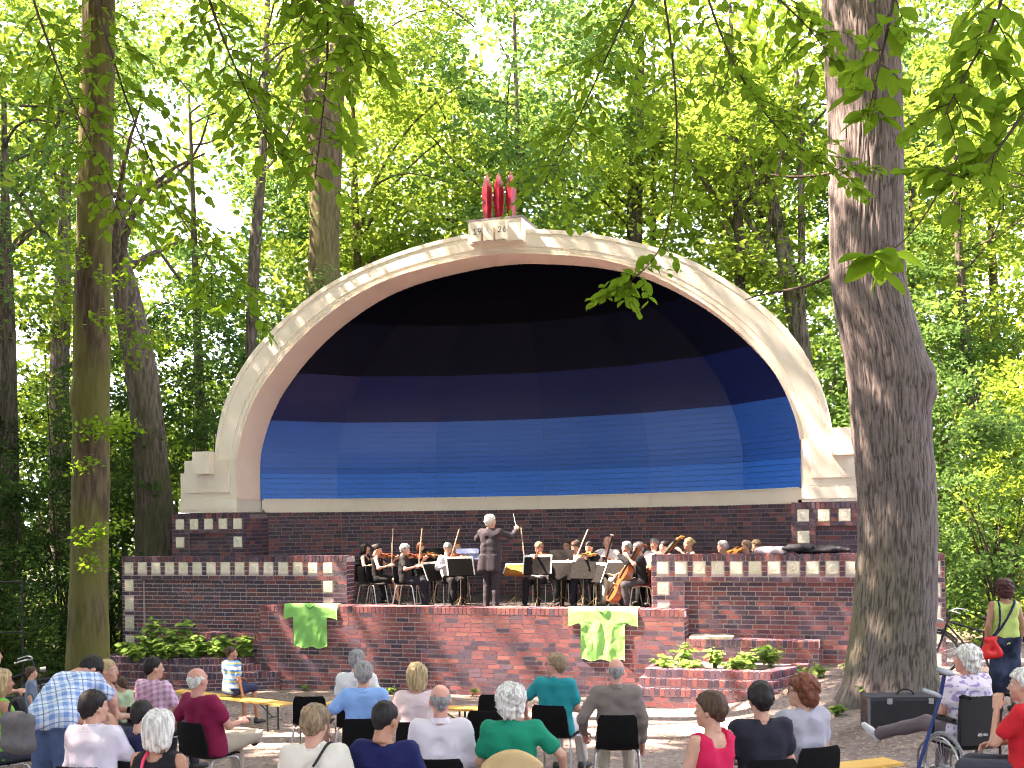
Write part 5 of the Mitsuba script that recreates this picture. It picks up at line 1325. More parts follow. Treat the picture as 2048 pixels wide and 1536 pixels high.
# right side
sit('woman with short brown hair in a raspberry red strap top', 1420, 1384, -38, hair=('full', 'brown'), top=(0.52, 0.016, 0.075), sleeves='none', neck='strap', arms=('lap', 'lap'), head=(-22, 0), face=True, w=0.95, clabel='black chair at the bottom edge under the woman in the raspberry top')
sit('black haired person in a charcoal t-shirt right of the raspberry top', 1520, 1364, -8, hair=('full', 'dark'), top=(0.022, 0.022, 0.035), sleeves='short', arms=('lap', 'lap'), clabel='black chair at the bottom edge under the person in charcoal')
sit('woman with curly auburn hair and glasses in a light grey t-shirt', 1603, 1350, -22, hair=('curly', 'auburn'), top=(0.36, 0.35, 0.41), sleeves='short', arms=('lap', 'lap'), head=(-48, 0), face=True, glasses=True, fat=1.1, fold=1.6, clabel='black chair at the bottom edge under the curly haired woman in grey')
WC = sit('white haired woman in a flowered blouse sitting in the wheelchair', 1932, 1292, -14, seat=False, seat_z=0.50, hair=('curly', 'white'), topm=FLORAL, sleeves='short', arms=('lap', 'lap'), head=(-50, 0), face=True, bottom=(0.13, 0.10, 0.12), shoes=(0.5, 0.5, 0.52), skin='pink', fat=1.08,
         legpose={-1: [(-0.13, 0.40, 0.60), (-0.36, 0.86, 0.42), np.array([-0.2, -0.75, 0.62]), np.array([-0.45, 0.55, 0.65])], 1: [(0.12, 0.40, 0.56), (0.10, 0.52, 0.16)]})
SW = stand('woman with dark red curls in a lime green top standing on the right', 2008, 1157, -6, 1.70, 0.985, hair=('curly', 'darkred'), top=(0.44, 0.55, 0.16), sleeves='none', neck='scoop', legs='skirt', bottomm=DENIM_DARK, arms=('side', 'side'), skin='tan', fat=1.02)
sit('person in a red shirt and white cap cut off by the right edge', 2046, 1338, -55, hair=('full', 'white'), top=(0.52, 0.02, 0.03), sleeves='short', arms=('chin', 'lap'), head=(-15, 0), face=True, clabel='black chair at the right edge under the person in red')

# things the people carry
def strap(parent_label, name, cat, P, pts, r0, colr, flat=0.35):
    v = spline([P['B'](*q) for q in pts], 26)
    return single(name, tube_vf(v, r0, 6), mat(colr, 0.7), parent_label, cat, smooth=True)
strap('bright pink strap over the back of the white haired woman in black', 'shoulder_strap', 'strap', W2, [(-0.02, 0.105, 0.44), (-0.05, 0.02, 0.53), (-0.045, -0.125, 0.44), (-0.03, -0.135, 0.30), (0.0, -0.13, 0.10)], 0.010, (0.62, 0.04, 0.12))
k = thing('camera_strap', 'black bag strap with a pale pad across the cream shirt', 'strap')
v = spline([P1['B'](0.12, 0.08, 0.46), P1['B'](0.10, -0.02, 0.535), P1['B'](0.05, -0.135, 0.44), P1['B'](-0.06, -0.15, 0.30), P1['B'](-0.17, -0.125, 0.12)], 30)
part(k, 'band', tube_vf(v, 0.009, 6), mat((0.01, 0.01, 0.012), 0.7), True)
c_ = v[17]; d_ = unit(v[19] - v[15]); n2 = unit(np.cross(d_, [1, 0.2, 0.6])); n2 = np.array([0.0, -1, 0.05]); n2 = unit(n2 - d_ * (n2 @ d_)); s2 = np.cross(d_, n2)
part(k, 'pad', xf(box_vf((-0.075, -0.022, 0.004), (0.075, 0.022, 0.016))[0], frame(c_, d_, s2, n2)) .__class__ and (xf(box_vf((-0.075, -0.026, 0.004), (0.075, 0.026, 0.018))[0], frame(c_, d_, s2, n2)), BF), mat((0.55, 0.50, 0.42), 0.8))
# beige jacket over the back of the chair
u, w_ = np.meshgrid(np.linspace(-1, 1, 25), np.linspace(0, 1, 30), indexing='ij')
jy = np.where(w_ < 0.15, -0.24 + 0.05 * np.cos(w_ / 0.15 * np.pi), -0.295 - 0.05 * (w_ - 0.15)) + 0.022 * np.sin(u * 9 + w_ * 2) * w_
jz = 0.83 - np.where(w_ < 0.15, 0.02 * np.abs(w_ - 0.08) * 10, 0.02 + (w_ - 0.15) * 0.62) - 0.10 * u * u
V_ = np.stack([u * (0.21 + 0.09 * w_), jy, jz], -1).reshape(-1, 3)
V2 = V_ - [0, 0.012, 0]
f1 = sheet_faces(25, 30); N_ = len(V_)
rim = [a * 30 for a in range(25)] + [24 * 30 + b for b in range(1, 30)] + [a * 30 + 29 for a in range(23, -1, -1)] + [b for b in range(28, 0, -1)]
f3 = np.array([[a, b, b + N_, a + N_] for a, b in zip(rim, rim[1:] + rim[:1])])
single('beige_jacket', (xf(np.vstack([V_, V2]), trans(*(G1['o'] + [0, 0, 0.05]))), np.vstack([f1, f1[:, ::-1] + N_, f3])), mat((0.50, 0.36, 0.18), 0.8), 'beige jacket hung over the chair back of the woman in emerald green', 'jacket', smooth=True)
# red shoulder bag and its strap
k = thing('shoulder_bag', 'bright red bag hanging on a navy strap at the hip of the standing woman', 'bag')
F = Field((-0.20, -0.12, -0.22), (0.20, 0.12, 0.22), 0.014)
F.cap((-0.11, 0, -0.12), (0.12, 0, -0.10), 0.05, 0.05, 0.03).cap((-0.06, 0, 0.08), (0.07, 0, 0.1), 0.035, 0.035, 0.03).cap((-0.09, 0, -0.06), (0.0, 0, 0.06), 0.05, 0.04, 0.04).cap((0.10, 0, -0.06), (0.02, 0, 0.06), 0.05, 0.04, 0.04)
F.ripple(0.008, (12, 12, 12), 3)
v, f = F.mesh()
bp = SW['B'](-0.27, -0.13, -0.06)
part(k, 'body', (xf(v, trans(*bp) @ rotz(0.2)), f), mat((0.55, 0.012, 0.012), 0.5), True)
part(k, 'strap', tube_vf(spline([bp + [0.02, 0, 0.1], SW['B'](-0.14, -0.145, 0.16), SW['B'](-0.02, -0.145, 0.34), SW['B'](0.10, -0.07, 0.50), SW['B'](0.12, 0.03, 0.50)], 30), 0.016, 6), mat((0.012, 0.016, 0.045), 0.7), True)
part(k, 'strap', tube_vf(spline([bp + [-0.02, 0, 0.1], SW['B'](-0.17, -0.14, 0.16), SW['B'](-0.13, -0.12, 0.36), SW['B'](-0.115, -0.05, 0.50), SW['B'](-0.11, 0.03, 0.50)], 30), 0.012, 6), mat((0.012, 0.016, 0.045), 0.7), True)

# empty chairs
for px, py, yw, lb in [(628, 1384, 3, 'empty black chair right of the yellow bench'), (986, 1380, -6, 'empty black chair behind the one beside the woman in emerald green'), (976, 1411, 4, 'empty black chair just left of the woman in emerald green'), (62, 1392, 40, 'empty black chair beside the bending man with a quilted bag on it')]:
    p = spot(px, py, 0.81); chair(lb, p, yw); last = p
k = thing('quilted_bag', 'grey quilted bag hanging on the chair at the left edge', 'bag')
F = Field((-0.2, -0.1, -0.2), (0.2, 0.1, 0.2), 0.014); F.cap((-0.1, 0, -0.1), (0.1, 0, -0.1), 0.055, k=0.02).cap((-0.1, 0, 0.08), (0.1, 0, 0.08), 0.045, k=0.02).cap((-0.1, 0, -0.1), (-0.1, 0, 0.08), 0.05, k=0.03).cap((0.1, 0, -0.1), (0.1, 0, 0.08), 0.05, k=0.03).cap((0, 0, -0.1), (0, 0, 0.08), 0.055, k=0.06)
v, f = F.mesh()
qd = 0.006 * np.abs(np.sin((v[:, 0] + v[:, 2]) * 60)) * np.abs(np.sin((v[:, 0] - v[:, 2]) * 60)) * np.sign(v[:, 1]); v = v + np.stack([0 * qd, qd, 0 * qd], -1)
qp = at(36, 1462, 7.9)
part(k, 'body', (xf(v, trans(*qp) @ rotz(-0.5)), f), mat((0.09, 0.085, 0.095), 0.5), True)
part(k, 'handle', tube_vf(spline([qp + [-0.08, 0.04, 0.11], qp + [-0.04, 0.03, 0.22], qp + [0.04, -0.02, 0.22], qp + [0.08, -0.04, 0.11]], 16), 0.01, 6), mat((0.03, 0.03, 0.03)), True)

# folding beer benches
WOODY = pmat('bench_wood_material', lambda p, n, uv: mix(C3((0.50, 0.27, 0.05)), C3((0.68, 0.43, 0.12)), fbm(p.x * 3, p.y * 30, p.z * 30)), 0.4, 0.5)
GREEN_STEEL = mat((0.02, 0.045, 0.035), 0.5)
def bench(label, a, b):
    k = thing('folding_bench', label, 'bench', 'yellow folding benches')
    a, b = np.array(a, float), np.array(b, float); L = np.linalg.norm((b - a)[:2])
    ex = unit(np.r_[(b - a)[:2], 0]); M = frame(np.r_[a[:2], float(ground_z(a[0], a[1]))], ex, np.cross(Z3, ex), Z3)
    m = MB().box((0, -0.125, 0.455), (L, 0.125, 0.48)); v, f = m.done()
    part(k, 'seat', (xf(v, M), f), WOODY)
    for x in (0.28, L - 0.28):
        for y in (-0.10, 0.10): part(k, 'leg', put(tube_vf([(x, y, 0.452), (x, y, 0.0)], 0.014, 7), M), GREEN_STEEL, 50)
        part(k, 'brace', put(tube_vf([(x, -0.10, 0.26), (x, 0.10, 0.26)], 0.009, 6), M), GREEN_STEEL, 50)
        part(k, 'brace', put(tube_vf([(x, 0, 0.26), (x + (0.3 if x < L / 2 else -0.3), 0, 0.452)], 0.009, 6), M), GREEN_STEEL, 50)
def bpt(px, py): return spot(px, py, 0.48)
bench('yellow bench under the boy in the striped shirt', bpt(352, 1380), bpt(572, 1396))
bench('yellow bench behind the row of grey haired listeners', bpt(655, 1404), bpt(965, 1411))
e1 = bpt(1788, 1527); bench('end of a yellow bench at the bottom edge on the right', e1 + [-1.9, -0.75, 0], e1)
bb = bpt(470, 1388)
person('boy in a blue white and yellow striped shirt sitting on the yellow bench', np.array([bb[0] - 0.03, bb[1] + 0.02, float(ground_z(bb[0], bb[1]))]), 35, 'sit', 0.80, hair=('short', 'brown'), topm=STRIPES, legs='shorts', bottom=(0.03, 0.035, 0.08), arms=('lap', 'side'), head=(45, 0), seat_z=0.49, skin='tan', w=0.95)

# wheelchair
k = thing('wheelchair', 'black wheelchair with grey wheels seen from behind at the lower right', 'wheelchair')
WM = trans(*WC['o']) @ rotz(math.radians(14))
def wput(vf): return put(vf, WM)
def ring(c, r_, t_, axis=0, n=48, sides=8):
    a = np.linspace(0, 2 * np.pi, n + 1)
    p = np.stack([np.full(n + 1, c[0]), c[1] + r_ * np.cos(a), c[2] + r_ * np.sin(a)], -1)
    v, f = tube_vf(p, t_, sides, caps=False); return v, f
GREYR, STEEL = mat((0.22, 0.22, 0.24), 0.6), mat((0.4, 0.4, 0.42), 0.35, 0.7)
for s_ in (-1, 1):
    c = (s_ * 0.275, -0.08, 0.30)
    wk = part(k, 'wheel', wput(MB().add(*ring(c, 0.283, 0.010)).done()), STEEL, True)
    part(wk, 'tyre', wput(ring(c, 0.297, 0.014)), GREYR, True)
    part(wk, 'handrim', wput(ring((s_ * 0.305, -0.08, 0.30), 0.255, 0.009)), CHROME, True)
    hub = MB().tube([(s_ * 0.24, -0.08, 0.30), (s_ * 0.30, -0.08, 0.30)], 0.022, 10)
    part(wk, 'hub', wput(hub.done()), STEEL, 40)
    for q_ in range(24):
        a = q_ * np.pi / 12
        part(wk, 'spoke', wput(tube_vf([(s_ * 0.285, -0.08 + 0.02 * math.cos(a), 0.30 + 0.02 * math.sin(a)), (s_ * 0.275, -0.08 + 0.275 * math.cos(a + 0.25), 0.30 + 0.275 * math.sin(a + 0.25))], 0.0022, 4)), STEEL)
    part(k, 'frame', wput(tube_vf(spline([(s_ * 0.215, -0.24, 0.94), (s_ * 0.215, -0.22, 0.80), (s_ * 0.215, -0.20, 0.45), (s_ * 0.215, -0.19, 0.14)], 14), 0.012, 8)), DARK_METAL, True)
    part(k, 'armrest', wput(MB().tube([(s_ * 0.235, -0.20, 0.70), (s_ * 0.235, 0.12, 0.70), (s_ * 0.235, 0.16, 0.48)], 0.011, 8).box((s_ * 0.235 - 0.025, -0.17, 0.71), (s_ * 0.235 + 0.025, 0.10, 0.735)).done()), DARK_METAL, 40)
    part(k, 'push_handle', wput(tube_vf([(s_ * 0.215, -0.235, 0.94), (s_ * 0.215, -0.27, 0.955), (s_ * 0.215, -0.37, 0.95)], 0.016, 8)), BLACK_PLASTIC, True)
    part(k, 'caster', wput(ring((s_ * 0.20, 0.30, 0.09), 0.075, 0.015)), GREYR, True)
    part(k, 'frame', wput(tube_vf(spline([(s_ * 0.215, -0.19, 0.46), (s_ * 0.215, 0.25, 0.47), (s_ * 0.20, 0.38, 0.40), (s_ * 0.18, 0.46, 0.14)], 14), 0.012, 8)), STEEL, True)
    part(k, 'footplate', wput(box_vf((min(s_ * 0.03, s_ * 0.17), 0.44, 0.12), (max(s_ * 0.03, s_ * 0.17), 0.58, 0.135))), DARK_METAL)
    part(k, 'cross_brace', wput(tube_vf([(s_ * 0.2, 0.0, 0.16), (-s_ * 0.2, 0.02 * s_, 0.45)], 0.011, 8)), STEEL, True)
u, w_ = np.meshgrid(np.linspace(-1, 1, 11), np.linspace(0, 1, 8), indexing='ij')
yb = -0.215 - 0.03 * (1 - u * u) - 0.02 * w_
V_ = np.stack([u * 0.205, yb, 0.50 + 0.44 * w_], -1).reshape(-1, 3)
V2 = V_ + [0, 0.022, 0]; f1 = sheet_faces(11, 8); N_ = len(V_)
rim = [a * 8 for a in range(11)] + [80 + b for b in range(1, 8)] + [a * 8 + 7 for a in range(9, -1, -1)] + [b for b in range(6, 0, -1)]
bk = part(k, 'backrest', wput((np.vstack([V_, V2]), np.vstack([f1, f1[:, ::-1] + N_, np.array([[a, b, b + N_, a + N_] for a, b in zip(rim, rim[1:] + rim[:1])])]))), mat((0.014, 0.014, 0.016), 0.6), 35)
tmesh = meshkit.text_mesh('MEYRA', 0.022, 0.002, True); v = np.asarray(tmesh.vertices); v = v - [v[:, 0].mean(), 0, 0]
part(bk, 'lettering', wput((np.stack([v[:, 0], -0.2505 - v[:, 2], v[:, 1] + 0.585], -1), np.asarray(tmesh.faces))), mat((0.6, 0.6, 0.6)))
part(k, 'seat', wput(box_vf((-0.205, -0.2, 0.455), (0.205, 0.25, 0.49))), BLACK_PLASTIC)
# crutch leaning on the wheelchair
k = thing('crutch', 'blue forearm crutch with grey cuff leaning at the left of the wheelchair', 'crutch')
c0, c1 = at(1834, 1545, 7.6), at(1881, 1392, 7.55); d_ = unit(c1 - c0)
part(k, 'shaft', tube_vf([c0, c1], 0.013, 8), mat((0.015, 0.035, 0.14), 0.35), True)
up_ = c1 + d_ * 0.18 + np.array([-0.03, -0.02, 0.0])
part(k, 'forearm_bar', tube_vf([c1, up_], 0.014, 8), mat((0.015, 0.035, 0.14), 0.35), True)
part(k, 'grip', tube_vf([c1, c1 + np.array([-0.13, -0.02, 0.045])], 0.017, 8), mat((0.30, 0.31, 0.34), 0.5), True)
a = np.linspace(0.4, 5.6, 16)
e1_, e2_ = unit(np.cross(d_, [0, 1, 0])), np.cross(d_, unit(np.cross(d_, [0, 1, 0])))
part(k, 'cuff', tube_vf(up_ + 0.045 * (np.cos(a)[:, None] * e1_ + np.sin(a)[:, None] * e2_), 0.018, 6), mat((0.30, 0.31, 0.34), 0.5), True)
# black case at the foot of the big tree
k = thing('instrument_case', 'long black case standing on the ground before the big trunk', 'case')
cz = at(1738, 1440, 13.4); cz[2] = float(ground_z(cz[0], cz[1]))
CM = frame(cz, np.array([1.0, -0.03, 0]), np.array([0.03, 1.0, 0]), Z3)
part(k, 'body', put(box_vf((0, 0, 0), (1.02, 0.36, 0.36)), CM), mat((0.014, 0.013, 0.018), 0.5))
part(k, 'lid', put(box_vf((-0.006, -0.006, 0.363), (1.026, 0.366, 0.415)), CM), mat((0.035, 0.033, 0.042), 0.5))
part(k, 'edging', put(MB().box((-0.01, -0.012, -0.002), (0.016, 0.012, 0.41)).box((1.004, -0.012, -0.002), (1.03, 0.012, 0.41)).done(), CM), mat((0.2, 0.2, 0.22), 0.4, 0.8))
part(k, 'handle', put(tube_vf(spline([(0.40, 0.18, 0.418), (0.42, 0.18, 0.455), (0.58, 0.18, 0.455), (0.60, 0.18, 0.418)], 14), 0.012, 7), CM), DARK_METAL, True)
for x in (0.25, 0.75): part(k, 'latch', put(box_vf((x - 0.03, -0.014, 0.33), (x + 0.03, -0.004, 0.40)), CM), STEEL)

# bicycles
def bicycle(label, o, yaw, col, basket=True):
    k = thing('bicycle', label, 'bicycle', 'bicycles parked at the edge of the wood')
    M = frame(o, np.array([math.cos(yaw), math.sin(yaw), 0]), np.array([-math.sin(yaw), math.cos(yaw), 0]), Z3)
    P_ = lambda vf: put(vf, M)
    tyre, fr = mat((0.015, 0.015, 0.015), 0.7), mat(col, 0.4)
    for x in (-0.53, 0.53):
        a = np.linspace(0, 2 * np.pi, 41); c = np.stack([x + 0.33 * np.cos(a), 0 * a, 0.345 + 0.33 * np.sin(a)], -1)
        wk = part(k, 'wheel', P_(tube_vf(np.stack([x + 0.31 * np.cos(a), 0 * a, 0.345 + 0.31 * np.sin(a)], -1), 0.011, 6, False)), CHROME, True)
        part(wk, 'tyre', P_(tube_vf(c, 0.02, 7, False)), tyre, True)
        for q_ in range(18):
            t = q_ * np.pi / 9; part(wk, 'spoke', P_(tube_vf([(x, 0.02 * (-1) ** q_, 0.345), (x + 0.305 * math.cos(t), 0, 0.345 + 0.305 * math.sin(t))], 0.002, 4)), CHROME)
        a2 = np.linspace(0.2, 2.6, 20); part(k, 'mudguard', P_(tube_vf(np.stack([x + 0.37 * np.cos(a2), 0 * a2, 0.345 + 0.37 * np.sin(a2)], -1), 0.018, 6)), fr, True)
    fm = MB()
    for q_ in ([(-0.53, 0, 0.345), (-0.08, 0, 0.29)], [(-0.53, 0, 0.345), (-0.20, 0, 0.78)], [(-0.08, 0, 0.29), (-0.24, 0, 0.88)], [(-0.08, 0, 0.29), (0.36, 0, 0.80)], [(-0.19, 0, 0.70), (0.37, 0, 0.86)], [(0.34, 0, 0.92), (0.42, 0, 0.66), (0.53, 0, 0.345)], [(0.34, 0, 0.92), (0.31, 0, 1.02)]): fm.tube(q_, 0.016, 7)
    part(k, 'frame', P_(fm.done()), fr, True)
    part(k, 'handlebar', P_(tube_vf(spline([(0.10, -0.29, 1.0), (0.26, -0.24, 1.04), (0.32, 0, 1.02), (0.26, 0.24, 1.04), (0.10, 0.29, 1.0)], 26), 0.012, 7)), CHROME, True)
    F = Field((-0.42, -0.12, 0.84), (-0.08, 0.12, 1.0), 0.014); F.cap((-0.33, 0, 0.92), (-0.13, 0, 0.925), 0.05, 0.02, 0.03)
    for s_ in (-1, 1): F.cap((-0.33, s_ * 0.05, 0.92), (-0.22, 0, 0.92), 0.04, 0.03, 0.03)
    part(k, 'saddle', P_(F.mesh()), BLACK_PLASTIC, True)
    cr = MB().tube([(-0.08, -0.08, 0.29), (-0.08, 0.08, 0.29)], 0.02, 8).tube([(-0.08, -0.08, 0.29), (0.06, -0.08, 0.20)], 0.01, 6).tube([(-0.08, 0.08, 0.29), (-0.22, 0.08, 0.38)], 0.01, 6).box((0.02, -0.16, 0.185), (0.10, -0.08, 0.205)).box((-0.26, 0.08, 0.375), (-0.18, 0.16, 0.395))
    part(k, 'crank', P_(cr.done()), STEEL, 40)
    part(k, 'rack', P_(MB().box((-0.80, -0.06, 0.70), (-0.30, 0.06, 0.715)).tube([(-0.75, 0.05, 0.70), (-0.53, 0.03, 0.345)], 0.006, 5).done()), STEEL)
    part(k, 'lamp', P_(tube_vf([(0.42, 0, 0.86), (0.50, 0, 0.86)], [0.03, 0.045], 10)), CHROME, 40)
    if basket:
        bm_ = MB()
        for zb in np.linspace(0.72, 0.98, 7):
            q_ = 0.10 + 0.05 * (zb - 0.72) / 0.26
            bm_.tube([(-0.56 - q_, -q_, zb), (-0.56 + q_, -q_, zb), (-0.56 + q_, q_, zb), (-0.56 - q_, q_, zb), (-0.56 - q_, -q_, zb)], 0.006, 4)
        for t in np.linspace(-1, 1, 7):
            for a_, b_ in ((t, -1), (t, 1), (-1, t), (1, t)): bm_.tube([(-0.56 + a_ * 0.1, b_ * 0.1, 0.72), (-0.56 + a_ * 0.15, b_ * 0.15, 0.98)], 0.005, 4)
        part(k, 'basket', P_(bm_.done()), mat((0.02, 0.02, 0.02), 0.6))
bo = at(1938, 1400, 17.0); bo[2] = float(ground_z(bo[0], bo[1]))
bicycle('black bicycle parked beyond the standing woman on the right', bo + [0.10, 0.1, 0.0], 2.55, (0.012, 0.012, 0.014), True)
bo = at(18, 1370, 16.2); bo[2] = float(ground_z(bo[0], bo[1]))
bicycle('dark bicycle parked by the railing at the left edge', bo, 0.35, (0.02, 0.022, 0.03), False)
k = thing('metal_railing', 'thin grey metal railing frame standing at the left edge before the wood', 'railing')
RY = 18.5
p0, p1 = at(44, 1163, RY), at(-60, 1166, RY); gz_ = float(ground_z(p0[0], RY))
for p in (p0, p1): part(k, 'post', tube_vf([[p[0], p[1], gz_ - 0.05], p + [0, 0, 0.02]], 0.016, 8), DARK_METAL, 40)
part(k, 'rail', tube_vf([p0, p1], 0.015, 8), DARK_METAL, 40)
part(k, 'rail', tube_vf([p0 - [0, 0, 0.85], p1 - [0, 0, 0.85]], 0.015, 8), DARK_METAL, 40)

# ------------------------------------------------------------------ the stage: musicians, instruments, stands
BLK, NAVY, WHT = (0.012, 0.012, 0.014), (0.016, 0.017, 0.028), (0.62, 0.60, 0.66)
STAGE_CHAIR = chair_proto(mat((0.015, 0.014, 0.016), 0.6), mat((0.5, 0.49, 0.47), 0.3, 0.9))
RED_CHAIR = chair_proto(mat((0.20, 0.02, 0.025), 0.7), mat((0.6, 0.5, 0.4), 0.3, 0.9))
def on_plane(px, py, n):
    d = at(px, py, 1.0) - CAM
    o = ORG + N3 * n
    return CAM + d * (((o - CAM) @ N3) / (d @ N3))
def player(label, px, py, n, yaw, seat=True, proto=None, clabel=None, **kw):
    p = on_plane(px, py, n)
    H = p[2] - FLOOR
    sc = min(max((H - 0.45) / 0.865, 0.92), 1.10)
    y_ = math.radians(yaw)
    off = 0.64 * math.sin(math.radians(kw.get('lean', 0))) * 0.85 - 0.03
    o = p - np.array([math.sin(y_), math.cos(y_), 0]) * off * sc; o[2] = FLOOR + max(0.0, H - 0.45 - 0.865 * sc) * 0
    P = person(label, o, yaw, 'sit', sc, group='musicians', h=0.024, face=True, **kw); P['o'] = o
    if seat: chair(clabel, o, yaw, proto or STAGE_CHAIR, 'chairs of the orchestra')
    return P
VARNISH, VARNISH2 = mat((0.20, 0.05, 0.014), 0.3, 0, 0.5, 0, 0.6), mat((0.32, 0.12, 0.022), 0.3, 0, 0.5, 0, 0.6)
def fiddle_outline(L):
    y = np.array([0, .04, .12, .22, .30, .36, .42, .48, .54, .60, .68, .78, .88, .95, 1.0]); x = np.array([0.06, .17, .255, .285, .27, .23, .185, .165, .165, .19, .225, .235, .19, .11, 0.03])
    return [(a * L, b * L) for a, b in zip(x, y)] + [(-a * L, b * L) for a, b in zip(x[::-1], y[::-1])]
def string_instrument(key, label, cat, p0, p1, face, L, tot, thick, varn, spike=0.0):
    """p0 tail end of the body, p1 a point up the neck, face the direction the belly looks."""
    k = thing(key, label, cat)
    ey = unit(p1 - p0); ez = unit(face - ey * (face @ ey)); M = frame(p0, np.cross(ey, ez), ey, ez)
    m = extrude(fiddle_outline(L), thick)
    part(k, 'body', put((np.asarray(m.vertices), np.asarray(m.faces)), M), varn)
    nk = MB().box((-0.02 * tot, L * 0.62, thick), (0.02 * tot, tot * 0.90, thick + 0.02 * tot)); part(k, 'fingerboard', put(nk.done(), M), mat((0.01, 0.01, 0.01), 0.4))
    sc_ = MB().box((-0.022 * tot, L * 0.98, thick * 0.5), (0.022 * tot, tot * 0.94, thick - 0.002)).tube([(0, tot * 0.93, thick * 0.7), (0, tot * 0.98, thick * 0.5), (0, tot, thick * 0.1), (0, tot * 0.975, -thick * 0.05)], 0.024 * tot, 8)
    part(k, 'scroll', put(sc_.done(), M), varn, 40)
    part(k, 'bridge', put(box_vf((-0.06 * L, L * 0.44, thick), (0.06 * L, L * 0.455, thick + 0.08 * L)), M), mat((0.5, 0.35, 0.16)))
    part(k, 'tailpiece', put(box_vf((-0.035 * L, L * 0.04, thick), (0.035 * L, L * 0.34, thick + 0.03 * L)), M), mat((0.01, 0.01, 0.01), 0.4))
    for s_ in (-1, 1):
        part(k, 'sound_hole', put(box_vf((s_ * 0.11 * L - 0.008 * L, L * 0.38, thick), (s_ * 0.11 * L + 0.008 * L, L * 0.52, thick + 0.002)), M), mat((0.005, 0.004, 0.004)))
    if spike: part(k, 'spike', put(tube_vf([(0, 0, thick / 2), (0, -spike, thick / 2)], 0.006, 6), M), STEEL)
    return k
def bow(label, a, d, L=0.74):
    k = thing('bow', label, 'bow', 'bows of the string players')
    a, d = np.asarray(a, float), unit(d)
    part(k, 'stick', tube_vf([a - d * 0.06, a + d * L], 0.0065, 6), mat((0.40, 0.28, 0.16), 0.4), True)
    s_ = unit(np.cross(d, [0.3, 1, 0.2]))
    part(k, 'hair', tube_vf([a - d * 0.03 + s_ * 0.018, a + d * (L - 0.01) + s_ * 0.012], 0.0028, 4), mat((0.6, 0.57, 0.5)), True)
    part(k, 'frog', tube_vf([a - d * 0.03, a + s_ * 0.018], 0.007, 5), mat((0.01, 0.01, 0.01)), True)
def hpos(P, s_): return P['hands'][s_][:3, 3] + P['hands'][s_][:3, 1] * 0.06
def fiddle(P, label, blabel, bdir, key='violin', tot=0.60, vn=VARNISH):
    chin = P['HM'][:3, 3] + P['HM'][:3, :3] @ np.array([-0.07, 0.03, -0.15])
    h = hpos(P, -1)
    string_instrument(key, label, 'violin', chin - unit(h - chin) * 0.03, h, np.array([0, 0, 1.0]) + 0.4 * unit(h - chin) + np.array([0, -0.3, 0]), 0.36 * tot / 0.6, tot, 0.045, vn)
    if blabel: bow(blabel, hpos(P, 1), bdir)

m1 = player('dark haired woman in a black strap dress playing at the left end of the stage', 755, 1089, 1.25, 96, hair=('updo', 'dark'), top=BLK, sleeves='none', neck='strap', legs='skirt', bottom=BLK, arms=('fiddle', 'bow'), head=(0, -16), w=0.9, clabel='stage chair under the woman in the black strap dress')
fiddle(m1, 'violin of the woman in the black strap dress', 'bow held upright by the woman in the black strap dress', (0.05, 0.0, 1))
m2 = player('white haired violinist in a black polo shirt', 810, 1093, 0.85, 100, hair=('full', 'palegrey'), top=BLK, sleeves='short', neck='collar', bottom=NAVY, arms=('fiddle', 'bow'), head=(0, -12), skin='pink', fat=1.15, clabel='stage chair under the white haired violinist')
fiddle(m2, 'violin of the white haired player in black', 'bow held upright by the white haired violinist', (0.10, 0.0, 1))
m3 = player('dark haired woman half hidden behind the woman in the strap dress', 731, 1110, 1.9, 105, hair=('bob', 'dark'), top=BLK, sleeves='none', neck='scoop', bottom=BLK, arms=('fiddle', 'bow'), w=0.9, clabel='stage chair under the half hidden woman at the left end')
m4 = player('woman with reddish hair in the back row behind the white haired violinist', 842, 1085, 2.2, 150, hair=('bob', 'auburn'), top=BLK, sleeves='long', bottom=BLK, arms=('fiddle', 'bow'), w=0.92, clabel='stage chair under the woman with reddish hair in the back row')
fiddle(m4, 'violin held in the back row behind the white haired violinist', None, None, vn=VARNISH2)
m5 = player('grey haired woman in a white shirt bending over behind two stands', 896, 1104, 1.4, 150, hair=('full', 'grey'), top=WHT, sleeves='long', neck='collar', bottom=BLK, arms=('fiddle', 'bow'), head=(0, -20), w=0.95, clabel='stage chair under the grey haired woman in white behind the stands')
fiddle(m5, 'violin of the grey haired woman in white', 'slanting bow above the pale blue wire stand', (0.3, 0.1, 1))
m6 = player('red haired player in the back row left of the conductor', 914, 1082, 2.4, 170, hair=('full', 'auburn'), top=BLK, sleeves='long', bottom=BLK, arms=('lap', 'pipe'), clabel='stage chair under the red haired player in the back row')
m7 = player('grey haired violist in a white shirt right of the conductor', 1078, 1088, 1.35, 205, hair=('full', 'beige'), top=WHT, sleeves='short', neck='collar', bottom=BLK, arms=('fiddle', 'bow'), head=(0, -20), skin='pink', clabel='stage chair under the grey haired violist in white')
fiddle(m7, 'viola of the grey haired player in white', 'bow raised by the violist right of the conductor', (-0.1, 0.1, 1), 'viola', 0.66)
m8 = player('dark haired player with glasses and a bow tie in the back row', 1133, 1080, 2.9, 195, hair=('short', 'brown'), top=WHT, sleeves='long', neck='collar', bottom=BLK, arms=('pipelow', 'pipe'), glasses=True, clabel='stage chair under the player with glasses and bow tie')
m9 = player('brown haired player in white behind the black music stand', 1150, 1090, 1.9, 205, hair=('full', 'brown'), top=WHT, sleeves='long', neck='collar', bottom=BLK, arms=('pipelow', 'pipe'), head=(0, -10), clabel='stage chair under the brown haired player in white')
